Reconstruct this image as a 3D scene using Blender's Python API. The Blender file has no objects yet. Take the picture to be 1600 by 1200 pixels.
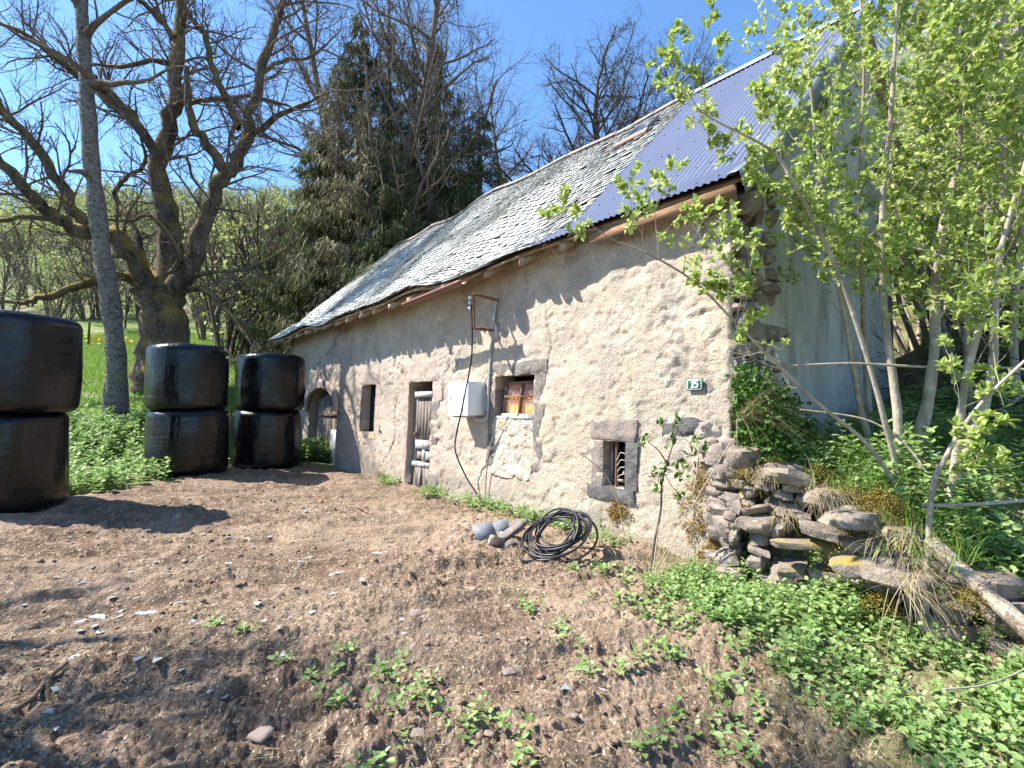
import bpy, math, random
import numpy as np
from mathutils import Vector
SC = bpy.context.scene
COL = SC.collection
R = math.radians
rnd = random.Random(7)
NR = np.random.RandomState(11)

# ---------------------------------------------------------------- camera, sky, sun
cam_d = bpy.data.cameras.new('camera'); cam = bpy.data.objects.new('camera', cam_d); COL.objects.link(cam)
cam.location = (0, 0, 1.55); cam.rotation_euler = (R(92.2), 0, 0)
cam_d.sensor_width = 36; cam_d.lens = 36*820/1600; cam_d.clip_end = 2000; cam_d.clip_start = .05
SC.camera = cam
SUN_EL = 49.0
SUN_DIR = Vector((-math.cos(R(SUN_EL))*.995, math.cos(R(SUN_EL))*.09, math.sin(R(SUN_EL)))).normalized()
w = bpy.data.worlds.new("World"); SC.world = w; w.use_nodes = True
nt = w.node_tree
sky = nt.nodes.new('ShaderNodeTexSky'); sky.sky_type = 'NISHITA'; sky.sun_disc = False
sky.sun_elevation = R(SUN_EL); sky.sun_rotation = math.atan2(SUN_DIR.x, SUN_DIR.y)
sky.altitude = 900; sky.air_density = 1.0; sky.dust_density = .3; sky.ozone_density = 1.2
tint = nt.nodes.new('ShaderNodeMix'); tint.data_type = 'RGBA'; tint.blend_type = 'MULTIPLY'; tint.inputs[0].default_value = 1; tint.inputs[7].default_value = (.80, 1.05, 1.24, 1)
nt.links.new(sky.outputs[0], tint.inputs[6]); nt.links.new(tint.outputs[2], nt.nodes['Background'].inputs[0]); nt.nodes['Background'].inputs[1].default_value = .108
sd = bpy.data.lights.new('sun', 'SUN'); sd.energy = 5.0; sd.angle = R(.53); sd.color = (1, .955, .89)
so = bpy.data.objects.new('sun', sd); COL.objects.link(so)
so.rotation_euler = SUN_DIR.to_track_quat('Z', 'Y').to_euler()
SC.view_settings.view_transform = 'Standard'; SC.view_settings.look = 'None'
SC.view_settings.exposure = 1.32; SC.view_settings.gamma = 1

# ---------------------------------------------------------------- helpers
def P(px, py, Z):
    """point at forward distance Z seen in direction (px,py) of the 1600x1200 photo"""
    c, s = math.cos(R(2.2)), math.sin(R(2.2))
    x = (px-800)/820; z = (600-py)/820
    fy = c - z*s; fz = s + z*c
    return np.array([x*Z/fy, Z, 1.55+fz*Z/fy])

def hashn(i, j, k, seed):
    n = (i*374761393 + j*668265263 + k*2147483647 + seed*1274126177) & 0xffffffff
    n = ((n ^ (n >> 13))*1274126177) & 0xffffffff
    n = n ^ (n >> 16)
    return (n & 0xffffff)/float(0xffffff)
def vnoise(x, y, z=0.0, seed=0):
    x = np.asarray(x, float); y = np.asarray(y, float); z = np.zeros_like(x)+z
    xi = np.floor(x).astype(np.int64); yi = np.floor(y).astype(np.int64); zi = np.floor(z).astype(np.int64)
    fx, fy, fz = x-xi, y-yi, z-zi
    fx, fy, fz = [t*t*(3-2*t) for t in (fx, fy, fz)]
    r = 0
    for a in (0, 1):
        for b in (0, 1):
            for c in (0, 1):
                wgt = (fx if a else 1-fx)*(fy if b else 1-fy)*(fz if c else 1-fz)
                r = r + wgt*hashn(xi+a, yi+b, zi+c, seed)
    return r*2-1
def fbm(x, y, z=0.0, o=4, seed=0, g=.5):
    s = 0; a = 1
    for k in range(o):
        s = s + a*vnoise(x*2**k, y*2**k, np.asarray(z)*2**k, seed+k*13); a *= g
    return s
def worley(x, y, seed=0):
    xi = np.floor(x).astype(np.int64); yi = np.floor(y).astype(np.int64)
    d1 = np.full(np.shape(x), 9.); d2 = d1.copy(); cid = np.zeros(np.shape(x))
    for a in (-1, 0, 1):
        for b in (-1, 0, 1):
            hx = hashn(xi+a, yi+b, 0*xi, seed); hy = hashn(xi+a, yi+b, 0*xi+5, seed)
            d = np.hypot(xi+a+hx-x, yi+b+hy-y)
            new = d < d1
            d2 = np.where(new, d1, np.minimum(d2, d)); cid = np.where(new, hashn(xi+a, yi+b, 0*xi+9, seed), cid)
            d1 = np.where(new, d, d1)
    return d1, d2, cid
def sst(t, a, b):
    t = np.clip((np.asarray(t, float)-a)/(b-a), 0, 1); return t*t*(3-2*t)
def sp(t, k): return k*np.logaddexp(0, np.asarray(t, float)/k)

class MB:
    def __init__(s): s.v = []; s.f = []; s.n = 0; s.tot = []; s.mi = []; s.attr = []
    def add(s, v, f, mi=0):
        v = np.asarray(v, float).reshape(-1, 3); f = np.asarray(f, np.int64)
        if not len(f): return
        s.v.append(v); s.f.append((f+s.n).ravel()); s.tot.append(np.full(len(f), f.shape[1])); s.mi.append(np.full(len(f), mi)); s.n += len(v)
    def box(s, a, b, jit=0, mi=0, rot=None, seed=None):
        a = np.array(a, float); b = np.array(b, float)
        v = np.array([[(a, b)[i][0], (a, b)[j][1], (a, b)[k][2]] for i in (0, 1) for j in (0, 1) for k in (0, 1)])
        if jit: v = v+NR.uniform(-jit, jit, v.shape)
        if rot is not None:
            c = v.mean(0); v = (v-c) @ np.array(rot).T + c
        s.add(v, [[0, 1, 3, 2], [4, 6, 7, 5], [0, 4, 5, 1], [2, 3, 7, 6], [0, 2, 6, 4], [1, 5, 7, 3]], mi)
    def tubes(s, pts, rad, k=6, mi=0, cap=False):
        pts = np.asarray(pts, float); rad = np.asarray(rad, float)
        if pts.ndim == 2: pts = pts[None]; rad = rad[None]
        M_, n, _ = pts.shape
        t = np.gradient(pts, axis=1); t /= np.linalg.norm(t, axis=2, keepdims=True)+1e-9
        ov = pts[:, -1]-pts[:, 0]
        ref = np.where((np.abs(ov[:, 2:3]) > .8*np.linalg.norm(ov, axis=1, keepdims=True)), np.array([[1., .1, 0]]), np.array([[.05, .1, 1.]]))
        ref = np.repeat(ref[:, None], n, 1)
        a = np.cross(t, ref); a /= np.linalg.norm(a, axis=2, keepdims=True)+1e-9
        b = np.cross(t, a)
        ang = np.arange(k)*2*math.pi/k
        ring = pts[:, :, None] + rad[:, :, None, None]*(a[:, :, None]*np.cos(ang)[None, None, :, None]+b[:, :, None]*np.sin(ang)[None, None, :, None])
        i = np.arange(n-1)[:, None]*k; j = np.arange(k)[None]; j2 = (j+1) % k
        q = np.stack([i+j, i+j2, i+k+j2, i+k+j], -1).reshape(-1, 4)
        f = (q[None]+(np.arange(M_)*n*k)[:, None, None]).reshape(-1, 4)
        s.add(ring.reshape(-1, 3), f, mi)
        if cap:
            for m in range(M_):
                for e in (0, n-1):
                    s.add(ring[m, e], [list(range(k))] if e else [list(range(k))[::-1]], mi)
    def leaves(s, pos, d, nrm, size, wr=.5, mi=0, fold=.25):
        """two folded quads per leaf: base, widest, shoulder, tip"""
        pos = np.asarray(pos, float); d = d/(np.linalg.norm(d, axis=1, keepdims=True)+1e-9)
        side = np.cross(d, nrm); side /= np.linalg.norm(side, axis=1, keepdims=True)+1e-9
        up = np.cross(side, d)
        L = np.asarray(size, float).reshape(-1, 1); W = L*wr/2
        v = np.stack([pos, pos+d*L*.32+side*W+up*W*fold, pos+d*L*.72+side*W*.72+up*W*fold, pos+d*L-up*L*.06,
                      pos+d*L*.72-side*W*.72+up*W*fold, pos+d*L*.32-side*W+up*W*fold], 1)
        n = len(pos); base = (np.arange(n)*6)[:, None]
        f = np.concatenate([base+np.array([[0, 3, 2, 1]]), base+np.array([[0, 5, 4, 3]])])
        s.add(v.reshape(-1, 3), f, mi)
    def tris(s, pos, d, side, L, W, mi=0):
        pos = np.asarray(pos, float); L = np.asarray(L, float).reshape(-1, 1); W = np.asarray(W, float).reshape(-1, 1)
        v = np.stack([pos-side*W/2, pos+side*W/2, pos+d*L], 1); n = len(pos)
        s.add(v.reshape(-1, 3), (np.arange(n)*3)[:, None]+np.array([[0, 1, 2]]), mi)
    def mesh(s, name):
        me = bpy.data.meshes.new(name)
        v = np.concatenate(s.v); f = np.concatenate(s.f); tot = np.concatenate(s.tot); mi = np.concatenate(s.mi)
        me.vertices.add(len(v)); me.vertices.foreach_set('co', v.astype(np.float32).ravel())
        me.loops.add(len(f)); me.loops.foreach_set('vertex_index', f.astype(np.int32))
        me.polygons.add(len(tot)); st = np.concatenate([[0], np.cumsum(tot)[:-1]])
        me.polygons.foreach_set('loop_start', st.astype(np.int32)); me.polygons.foreach_set('loop_total', tot.astype(np.int32))
        me.polygons.foreach_set('material_index', mi.astype(np.int32))
        me.update(calc_edges=True); me.validate()
        return me
    def build(s, name, mats, parent=None, smooth=False):
        me = s.mesh(name)
        for m in (mats if isinstance(mats, (list, tuple)) else [mats]): me.materials.append(m)
        if smooth: me.polygons.foreach_set('use_smooth', np.ones(len(me.polygons), bool))
        o = bpy.data.objects.new(name, me); COL.objects.link(o)
        if parent: o.parent = parent
        return o
def fattr(o, name, arr):
    a = o.data.attributes.new(name, 'FLOAT', 'POINT'); a.data.foreach_set('value', np.asarray(arr, np.float32))
def tag(o, label=None, cat=None, group=None, kind=None):
    if label: o['label'] = label
    if cat: o['category'] = cat
    if group: o['group'] = group
    if kind: o['kind'] = kind
    return o
def empty(name, loc=(0, 0, 0), rz=0, **k):
    o = bpy.data.objects.new(name, None); COL.objects.link(o); o.location = loc; o.rotation_euler = (0, 0, rz); o.empty_display_size = .1
    return tag(o, **k)
def copy_tree(o, parent=None):
    c = o.copy(); COL.objects.link(c); c.parent = parent
    for ch in list(o.children): copy_tree(ch, c)
    return c
def gridfaces(nu, nv):
    i = np.arange(nu-1)[:, None]*nv; j = np.arange(nv-1)[None]
    return np.stack([i+j, i+nv+j, i+nv+j+1, i+j+1], -1).reshape(-1, 4)

# ---------------------------------------------------------------- materials
def nodes(m): return m.node_tree.nodes, m.node_tree.links
def newmat(name, col=(.5, .5, .5), rough=.85, metal=0, spec=.3):
    m = bpy.data.materials.new(name); m.use_nodes = True
    b = m.node_tree.nodes['Principled BSDF']
    b.inputs['Base Color'].default_value = (*col, 1); b.inputs['Roughness'].default_value = rough
    b.inputs['Metallic'].default_value = metal; b.inputs['Specular IOR Level'].default_value = spec
    return m
def noise_fac(m, scale, lo, hi, detail=6, stretch=(1, 1, 1), coord='Object', seed=0, rough=.55):
    N, L = nodes(m)
    tc = N.new('ShaderNodeTexCoord'); mp = N.new('ShaderNodeMapping'); mp.inputs['Scale'].default_value = stretch
    mp.inputs['Location'].default_value = (seed*3.7, seed*1.3, seed*2.1)
    L.new(tc.outputs[coord], mp.inputs[0])
    n = N.new('ShaderNodeTexNoise'); n.inputs['Scale'].default_value = scale; n.inputs['Detail'].default_value = detail; n.inputs['Roughness'].default_value = rough
    L.new(mp.outputs[0], n.inputs['Vector'])
    r = N.new('ShaderNodeMapRange'); r.inputs[1].default_value = lo; r.inputs[2].default_value = hi
    L.new(n.outputs[0], r.inputs[0]); return r.outputs[0], n.outputs[0]
def base_src(m):
    b = m.node_tree.nodes['Principled BSDF']; i = b.inputs['Base Color']
    return i.links[0].from_socket if i.links else tuple(i.default_value)
def mixin(m, fac, col, mode='MIX'):
    """mix a colour over the present base colour"""
    N, L = nodes(m); b = N['Principled BSDF']; cur = base_src(m)
    x = N.new('ShaderNodeMix'); x.data_type = 'RGBA'; x.blend_type = mode
    if isinstance(cur, tuple): x.inputs[6].default_value = cur
    else: L.new(cur, x.inputs[6])
    if isinstance(col, tuple): x.inputs[7].default_value = (*col[:3], 1)
    else: L.new(col, x.inputs[7])
    if isinstance(fac, (int, float)): x.inputs[0].default_value = fac
    else: L.new(fac, x.inputs[0])
    L.new(x.outputs[2], b.inputs['Base Color'])
def mulfac(m, a, b_, op='MULTIPLY'):
    N, L = nodes(m); x = N.new('ShaderNodeMath'); x.operation = op; x.use_clamp = True
    for i, s in enumerate((a, b_)):
        if isinstance(s, (int, float)): x.inputs[i].default_value = s
        else: L.new(s, x.inputs[i])
    return x.outputs[0]
def attr(m, name):
    N, L = nodes(m); a = N.new('ShaderNodeAttribute'); a.attribute_name = name; return a.outputs['Fac']
def bump(m, h, strength=.5, dist=.02):
    N, L = nodes(m); b = N['Principled BSDF']; x = N.new('ShaderNodeBump')
    x.inputs['Strength'].default_value = strength; x.inputs['Distance'].default_value = dist
    L.new(h, x.inputs['Height'])
    if b.inputs['Normal'].links: L.new(b.inputs['Normal'].links[0].from_socket, x.inputs['Normal'])
    L.new(x.outputs[0], b.inputs['Normal'])
def island(m):
    N, L = nodes(m); g = N.new('ShaderNodeNewGeometry'); return g.outputs['Random Per Island']
def upfac(m, lo, hi):
    N, L = nodes(m); g = N.new('ShaderNodeNewGeometry'); s = N.new('ShaderNodeSeparateXYZ'); L.new(g.outputs['Normal'], s.inputs[0])
    r = N.new('ShaderNodeMapRange'); r.inputs[1].default_value = lo; r.inputs[2].default_value = hi; L.new(s.outputs[2], r.inputs[0]); return r.outputs[0]
def remap(m, s, lo, hi, a=0, b=1):
    N, L = nodes(m); r = N.new('ShaderNodeMapRange'); r.inputs[1].default_value = lo; r.inputs[2].default_value = hi
    r.inputs[3].default_value = a; r.inputs[4].default_value = b; L.new(s, r.inputs[0]); return r.outputs[0]
def stonelike(name, col, dark, light, sc=6, b=.6, rough=.9, moss=None):
    m = newmat(name, col, rough)
    f, h = noise_fac(m, sc, .45, .7, 8); mixin(m, f, dark)
    f2, h2 = noise_fac(m, sc*3.1, .55, .7, 6, seed=3); mixin(m, mulfac(m, f2, .7), light)
    f3, h3 = noise_fac(m, sc*12, .3, .7, 5, seed=5)
    if moss:
        f4, _ = noise_fac(m, sc*.6, .48, .56, 6, seed=9); mixin(m, f4, moss)
    bump(m, h2, b, .02); bump(m, h, b, .03); bump(m, h3, b, .008)
    return m
def wood(name, col, dark, light, axis=2, sc=9):
    m = newmat(name, col, .85); st = [1, 1, 1]; st[axis] = .07
    f, h = noise_fac(m, sc*3, .45, .62, 6, stretch=tuple(st)); mixin(m, f, dark)
    f2, h2 = noise_fac(m, sc*8, .5, .66, 5, stretch=tuple(st), seed=4); mixin(m, f2, light)
    bump(m, h2, .35, .003); return m
def leafmat(name, cols, trans=.45, rough=.5, spec=.35):
    """cols: three colours picked per leaf"""
    m = bpy.data.materials.new(name); m.use_nodes = True; N, L = nodes(m); b = N['Principled BSDF']
    b.inputs['Roughness'].default_value = rough; b.inputs['Specular IOR Level'].default_value = spec
    r = N.new('ShaderNodeValToRGB'); r.color_ramp.interpolation = 'LINEAR'
    r.color_ramp.elements[0].color = (*cols[0], 1); r.color_ramp.elements[1].color = (*cols[-1], 1)
    for i, c in enumerate(cols[1:-1]):
        e = r.color_ramp.elements.new((i+1)/(len(cols)-1)); e.color = (*c, 1)
    L.new(island(m), r.inputs[0]); L.new(r.outputs[0], b.inputs['Base Color'])
    t = N.new('ShaderNodeBsdfTranslucent'); L.new(r.outputs[0], t.inputs[0])
    mx = N.new('ShaderNodeMixShader'); mx.inputs[0].default_value = trans
    L.new(b.outputs[0], mx.inputs[1]); L.new(t.outputs[0], mx.inputs[2]); L.new(mx.outputs[0], N['Material Output'].inputs[0])
    return m
def bark(name, col, dark, light, moss=None, mossamt=(.5, .62), sc=8, up=(-.2, .7), st=(1, 1, .25), b=.8):
    m = newmat(name, col, .95)
    f, h = noise_fac(m, sc, .45, .62, 8, stretch=st); mixin(m, f, dark)
    f2, h2 = noise_fac(m, sc*2.3, .56, .68, 6, seed=2); mixin(m, f2, light)
    if moss:
        f3, _ = noise_fac(m, sc*.35, mossamt[0], mossamt[1], 6, seed=7); u = upfac(m, *up)
        mixin(m, mulfac(m, f3, u), moss)
    bump(m, h, b, .05); bump(m, h2, b, .015); return m

# ---------------------------------------------------------------- terrain
XE_Y = [-6, 1.0, 2.2, 3.0, 3.5, 3.9, 4.3, 4.6, 7.8, 9, 60]
XE_X = [4.2, 3.4, 3.15, 2.98, 2.88, 2.74, 2.34, 1.98, 5.85, 6.2, 6.2]
XT_Y = [-6, 1.0, 2.2, 3.0, 3.5, 3.9, 4.3, 4.6, 60]
XT_Z = [.15, .25, .32, .42, .56, .78, .93, 1.05, 1.05]
def HF(x, y):
    x = np.asarray(x, float); y = np.asarray(y, float)
    z = .12*sst(y, 1, 5)+.13*sst(-x, 3, 6)
    Y0 = 9.6+8*sst(x, -8.2, -3.5)
    t = y-Y0
    left = .42*sp(t, .5)-.25*sp(t-4.3, .8)
    left = left+.40*sp(y-38, 3)-.57*sp(y-98, 8)
    tr = .75*(x-5.6)+.66*(y-5.5)
    right = .55*sp(tr, .8)-.30*sp(tr-14, 3)+.2*sp(tr-30, 3)-.45*sp(tr-75, 6)
    z = z+np.maximum(left, right*sst(x, -6, 2))
    far = sst(np.hypot(x, y), 25, 60)
    z = z+far*(2.5*fbm(x/26, y/26, 0, 3, 3))
    xe = np.interp(y, XE_Y, XE_X); top = np.interp(y, XT_Y, XT_Z)
    bz = top+.04*np.clip(x-xe, 0, 3)
    k = np.where(y < 4.5, sst(x-xe, -.38, .22), sst(x-xe, -.04, .16))
    near = 1-sst(y, 8.2, 9.5)
    z = z+k*near*np.maximum(bz-.12-.0*z, 0)
    return z
def edgex(y): return np.interp(y, [-2, 1.2, 2.1, 2.5, 2.7, 3.6, 4.2, 4.5], [2.4, 1.95, 1.55, 1.42, 1.1, 1.0, .95, 1.3])
def grassmask(x, y):
    n = fbm(x*1.3, y*1.3, 0, 4, 21)*.35
    g1 = sst((-x-6.1)+n*1.2, -.1, .35)*sst(y+n, 6.2, 6.9)
    g2 = sst(x-edgex(y)+n, -.1, .45)
    g3 = sst(y+n, 11.3, 12.2)
    xe = np.interp(y, XE_Y, XE_X); face = (1-sst(np.abs(x-xe), .25, .5))*(1-sst(y, 4.6, 5))
    g2 = g2*(1-.85*face)*np.where(x > xe+.1, np.where(y > 4.6, 1, .5), .35)
    return np.clip(np.maximum(np.maximum(g1, g2*.85), g3), 0, 1)
def mud(x, y, g):
    a = fbm(x*2.2, y*2.2, 0, 3, 31)*.028
    c = np.abs(fbm(x*6, y*6, 0, 5, 41, .6))*1.25
    ru, rv = x*.93+y*.36, -x*.36+y*.93                  # tracks run obliquely across the yard
    rut = fbm(ru*.9, rv*6.5, 0, 5, 51)*.036
    tread = np.sin(ru*38+fbm(ru*1.2, rv*1.6, 0, 2, 5)*3)*.010*sst(vnoise(x*.6, y*.6, 0, 77), -.1, .4)*sst(np.sin(rv*4.2), -.1, .5)
    fine = -np.abs(fbm(x*17, y*17, 0, 3, 43, .6))*.014*(1-.8*sst(np.hypot(x, y), 3.2, 6.5))*(.4+.6*sst(fbm(x*.8, y*.8, 0, 3, 95), -.3, .3))
    n = (a+fine+(1-.45*sst(np.hypot(x, y), 3.5, 7))*c*.030*(.25+1.2*sst(fbm(x*.55, y*.55, 0, 3, 93), -.35, .4))-.012+rut*1.15+tread)*(1-.65*g)
    return n*(1-sst(np.hypot(x, y), 16, 30))
def ground():
    th = np.concatenate([np.linspace(-180, -62, 50)[:-1], np.linspace(-62, 62, 860), np.linspace(62, 180, 50)[1:]])*math.pi/180
    r = np.concatenate([.35*np.exp(np.linspace(0, math.log(12/.35), 600))[:-1], 12*np.exp(np.linspace(0, math.log(420/12), 150))])
    T, Q = np.meshgrid(th, r, indexing='ij'); x = Q*np.sin(T); y = Q*np.cos(T)
    g = grassmask(x, y); z = HF(x, y)+mud(x, y, g)
    mb = MB(); mb.add(np.stack([x, y, z], -1).reshape(-1, 3), gridfaces(len(th), len(r))[:, ::-1])
    m = newmat('mud_ground', (.225, .162, .113), .95, spec=.15)
    f, h = noise_fac(m, 1.3, .4, .62, 8); mixin(m, f, (.135, .088, .058))
    f, h1 = noise_fac(m, 9, .5, .66, 8, seed=2); mixin(m, mulfac(m, f, .75), (.37, .27, .19))
    f, h2 = noise_fac(m, 38, .53, .63, 6, seed=3); mixin(m, mulfac(m, f, .8), (.085, .058, .042))
    f, h3 = noise_fac(m, 70, .60, .66, 4, seed=8, stretch=(1, .35, 1)); mixin(m, f, (.56, .46, .34))
    ga = attr(m, 'grass')
    N, L = nodes(m)
    gf, gh = noise_fac(m, .5, .35, .65, 8, seed=4)
    gx = N.new('ShaderNodeMix'); gx.data_type = 'RGBA'; gx.inputs[6].default_value = (.085, .15, .03, 1); gx.inputs[7].default_value = (.16, .24, .05, 1); L.new(gf, gx.inputs[0])
    mixin(m, ga, gx.outputs[2])
    lf = attr(m, 'litter'); mixin(m, lf, (.12, .095, .06))
    hf_, hh = noise_fac(m, .22, .42, .62, 8, seed=14); far = attr(m, 'wild'); mixin(m, mulfac(m, far, hf_), (.17, .165, .085))
    f9, h9 = noise_fac(m, .7, .50, .64, 6, seed=33); mixin(m, mulfac(m, f9, .55), (.38, .28, .195)); bump(m, h1, 1, .04); bump(m, h2, 1, .025); bump(m, h3, .8, .01)
    o = mb.build('ground', m, smooth=True); tag(o, kind='structure')
    o.data.flip_normals()
    fattr(o, 'grass', g.ravel())
    k = sst(x-np.interp(y, XE_Y, XE_X), .4, 1.2)*(1-sst(y, 24, 30))*sst(fbm(x*.8, y*.8, 0, 3, 61), -.5, .2)*sst(y, 4.5, 6.5)
    fattr(o, 'litter', (k*.9).ravel()); fattr(o, 'wild', sst(y, 30, 40).ravel())
ground()

# ---------------------------------------------------------------- the house
AH = math.atan2(-.7716, .636); HO = (1.93, 4.63, 0)
CU = np.array([math.cos(AH), math.sin(AH)]); CV = np.array([-math.sin(AH), math.cos(AH)])
def h2w(x, y, z):
    p = CU*x+CV*y; return np.array([HO[0]+p[0], HO[1]+p[1], z])
BAT = .04
house = empty('stone_house', HO, AH, label='old stone house with crumbling cream render, slate and corrugated metal roof', cat='house')
m_render = newmat('render', (.445, .365, .265), .95, spec=.15)
f, h = noise_fac(m_render, .55, .42, .62, 6, stretch=(1, 1, 1)); mixin(m_render, mulfac(m_render, f, .8), (.48, .385, .31))
f, h = noise_fac(m_render, 3.2, .48, .68, 8, seed=2); mixin(m_render, mulfac(m_render, f, .65), (.37, .31, .25))
f, h = noise_fac(m_render, 5.5, .56, .70, 8, seed=6); mixin(m_render, mulfac(m_render, f, .7), (.60, .52, .41))
f, h6 = noise_fac(m_render, .8, .52, .60, 9, seed=23, rough=.65); mixin(m_render, mulfac(m_render, f, .45), (.36, .325, .285))
f, h4 = noise_fac(m_render, 1.6, .57, .66, 8, seed=11); mixin(m_render, mulfac(m_render, f, .5), (.52, .385, .29))
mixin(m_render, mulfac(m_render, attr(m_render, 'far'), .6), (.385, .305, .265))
mixin(m_render, mulfac(m_render, attr(m_render, 'stone'), .92), (.20, .175, .155))
mixin(m_render, attr(m_render, 'joint'), (.36, .29, .225))
f, hb = noise_fac(m_render, 45, .3, .7, 6, seed=7); f, hc = noise_fac(m_render, 14, .3, .7, 7, seed=9)
mixin(m_render, remap(m_render, hb, .58, .66, 0, .75), (.20, .165, .13)); mixin(m_render, remap(m_render, hb, .40, .30, 0, .5), (.60, .53, .42)); mixin(m_render, remap(m_render, hc, .60, .72, 0, .55), (.33, .27, .215))
mixin(m_render, mulfac(m_render, attr(m_render, 'damp'), .6), (.22, .19, .15))
f, h7 = noise_fac(m_render, 2.1, .50, .60, 9, seed=31, rough=.7); mixin(m_render, mulfac(m_render, f, .38), (.25, .215, .18))
f, h8 = noise_fac(m_render, 1.3, .54, .60, 9, seed=41, rough=.7); mixin(m_render, mulfac(m_render, f, .4), (.54, .465, .36))
f, h11 = noise_fac(m_render, 3.4, .60, .64, 8, seed=51, rough=.7); mixin(m_render, mulfac(m_render, f, .6), (.30, .25, .21)); f, h12 = noise_fac(m_render, 1.7, .56, .64, 6, seed=61, stretch=(1, 1, .25)); mixin(m_render, mulfac(m_render, f, .35), (.26, .235, .21))
bump(m_render, h11, .5, .012); bump(m_render, hc, .8, .022); bump(m_render, hb, 1.0, .012)
WTOP = 3.62
# opening: x0,x1,z0,z1,depth
OPEN = dict(door=(-5.98, -5.18, .0, 1.94, .34), slit=(-7.99, -7.33, .99, 1.95, .1), win=(-3.48, -2.67, 1.36, 1.94, .24), low=(-1.5, -1.2, .65, 1.15, .22), arch=(-11.1, -9.28, .0, 1.92, .2))
def in_arch(x, z):
    cx = (-11.1-9.28)/2; hw = .91
    return (np.abs(x-cx) < hw) & (z < 1.48+.44*np.sqrt(np.clip(1-((x-cx)/hw)**2, 0, 1)))
def front_relief(x, z):
    a = fbm(x*.9, z*.9, 0, 3, 101)*.020
    wx = x+fbm(x*2.2, z*2.2, 0, 4, 5)*.22; wz = z+fbm(x*2.2, z*2.2, 3., 4, 6)*.16
    d1, d2, cid = worley(wx*2.7, wz*4.3, 9)
    edge = d2-d1
    patch = sst(fbm(x*.75, z*.9, 0, 4, 131), -.1, .4)*sst(z, .1, 1.0)*.8      # where the render has worn thin
    patch = np.maximum(patch, sst(x, -3.2, -.2)*sst(z, 1.6, 2.6)*.65)
    lump = (sst(edge, 0, .55)*.017*(.25+cid))*(.06+patch)
    bare = patch*(cid > .60)*sst(edge+.25*fbm(x*9, z*9, 0, 3, 4), .15, .35)*sst(fbm(x*4+7, z*4, 0, 4, 7), -.35, .1)
    crack = (1-sst(edge, .01, .05))*patch*sst(fbm(x*2.5, z*2.5, 8, 3, 17), .15, .35)*(vnoise(x*5, z*5, 0, 8) > -.1)
    vc = np.abs(x+2.40+.05*vnoise(z*3, z*0, 0, 3)+.08*(z-2)); c2 = (1-sst(vc, .004, .022))*sst(z, 2.08, 2.15)*(1-sst(z, 2.7, 2.8))
    vc = np.abs(x+6.42-.0*(z)+.10*vnoise(z*4, z*0, 0, 8)+.25*sst(z, 1.0, .6)); c2 = np.maximum(c2, (1-sst(vc, .006, .03))*sst(z, .65, .75)*(1-sst(z, 1.6, 1.7)))
    vc = np.abs(x+10.0+.10*vnoise(z*4, z*0, 0, 18)); c2 = np.maximum(c2, (1-sst(vc, .006, .03))*sst(z, 1.95, 2.0)*(1-sst(z, 2.9, 3.0)))
    crack = np.maximum(crack, c2)
    fine = fbm(x*16, z*16, 0, 2, 151)*.004*(.5+patch)+np.abs(fbm(x*3.8, z*5, 0, 4, 161))*(.004+.012*patch)-sst(fbm(x*8, z*11, 0, 3, 171), .45, .6)*.012
    return a+lump+bare*.012-crack*.022+fine, bare, crack
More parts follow.
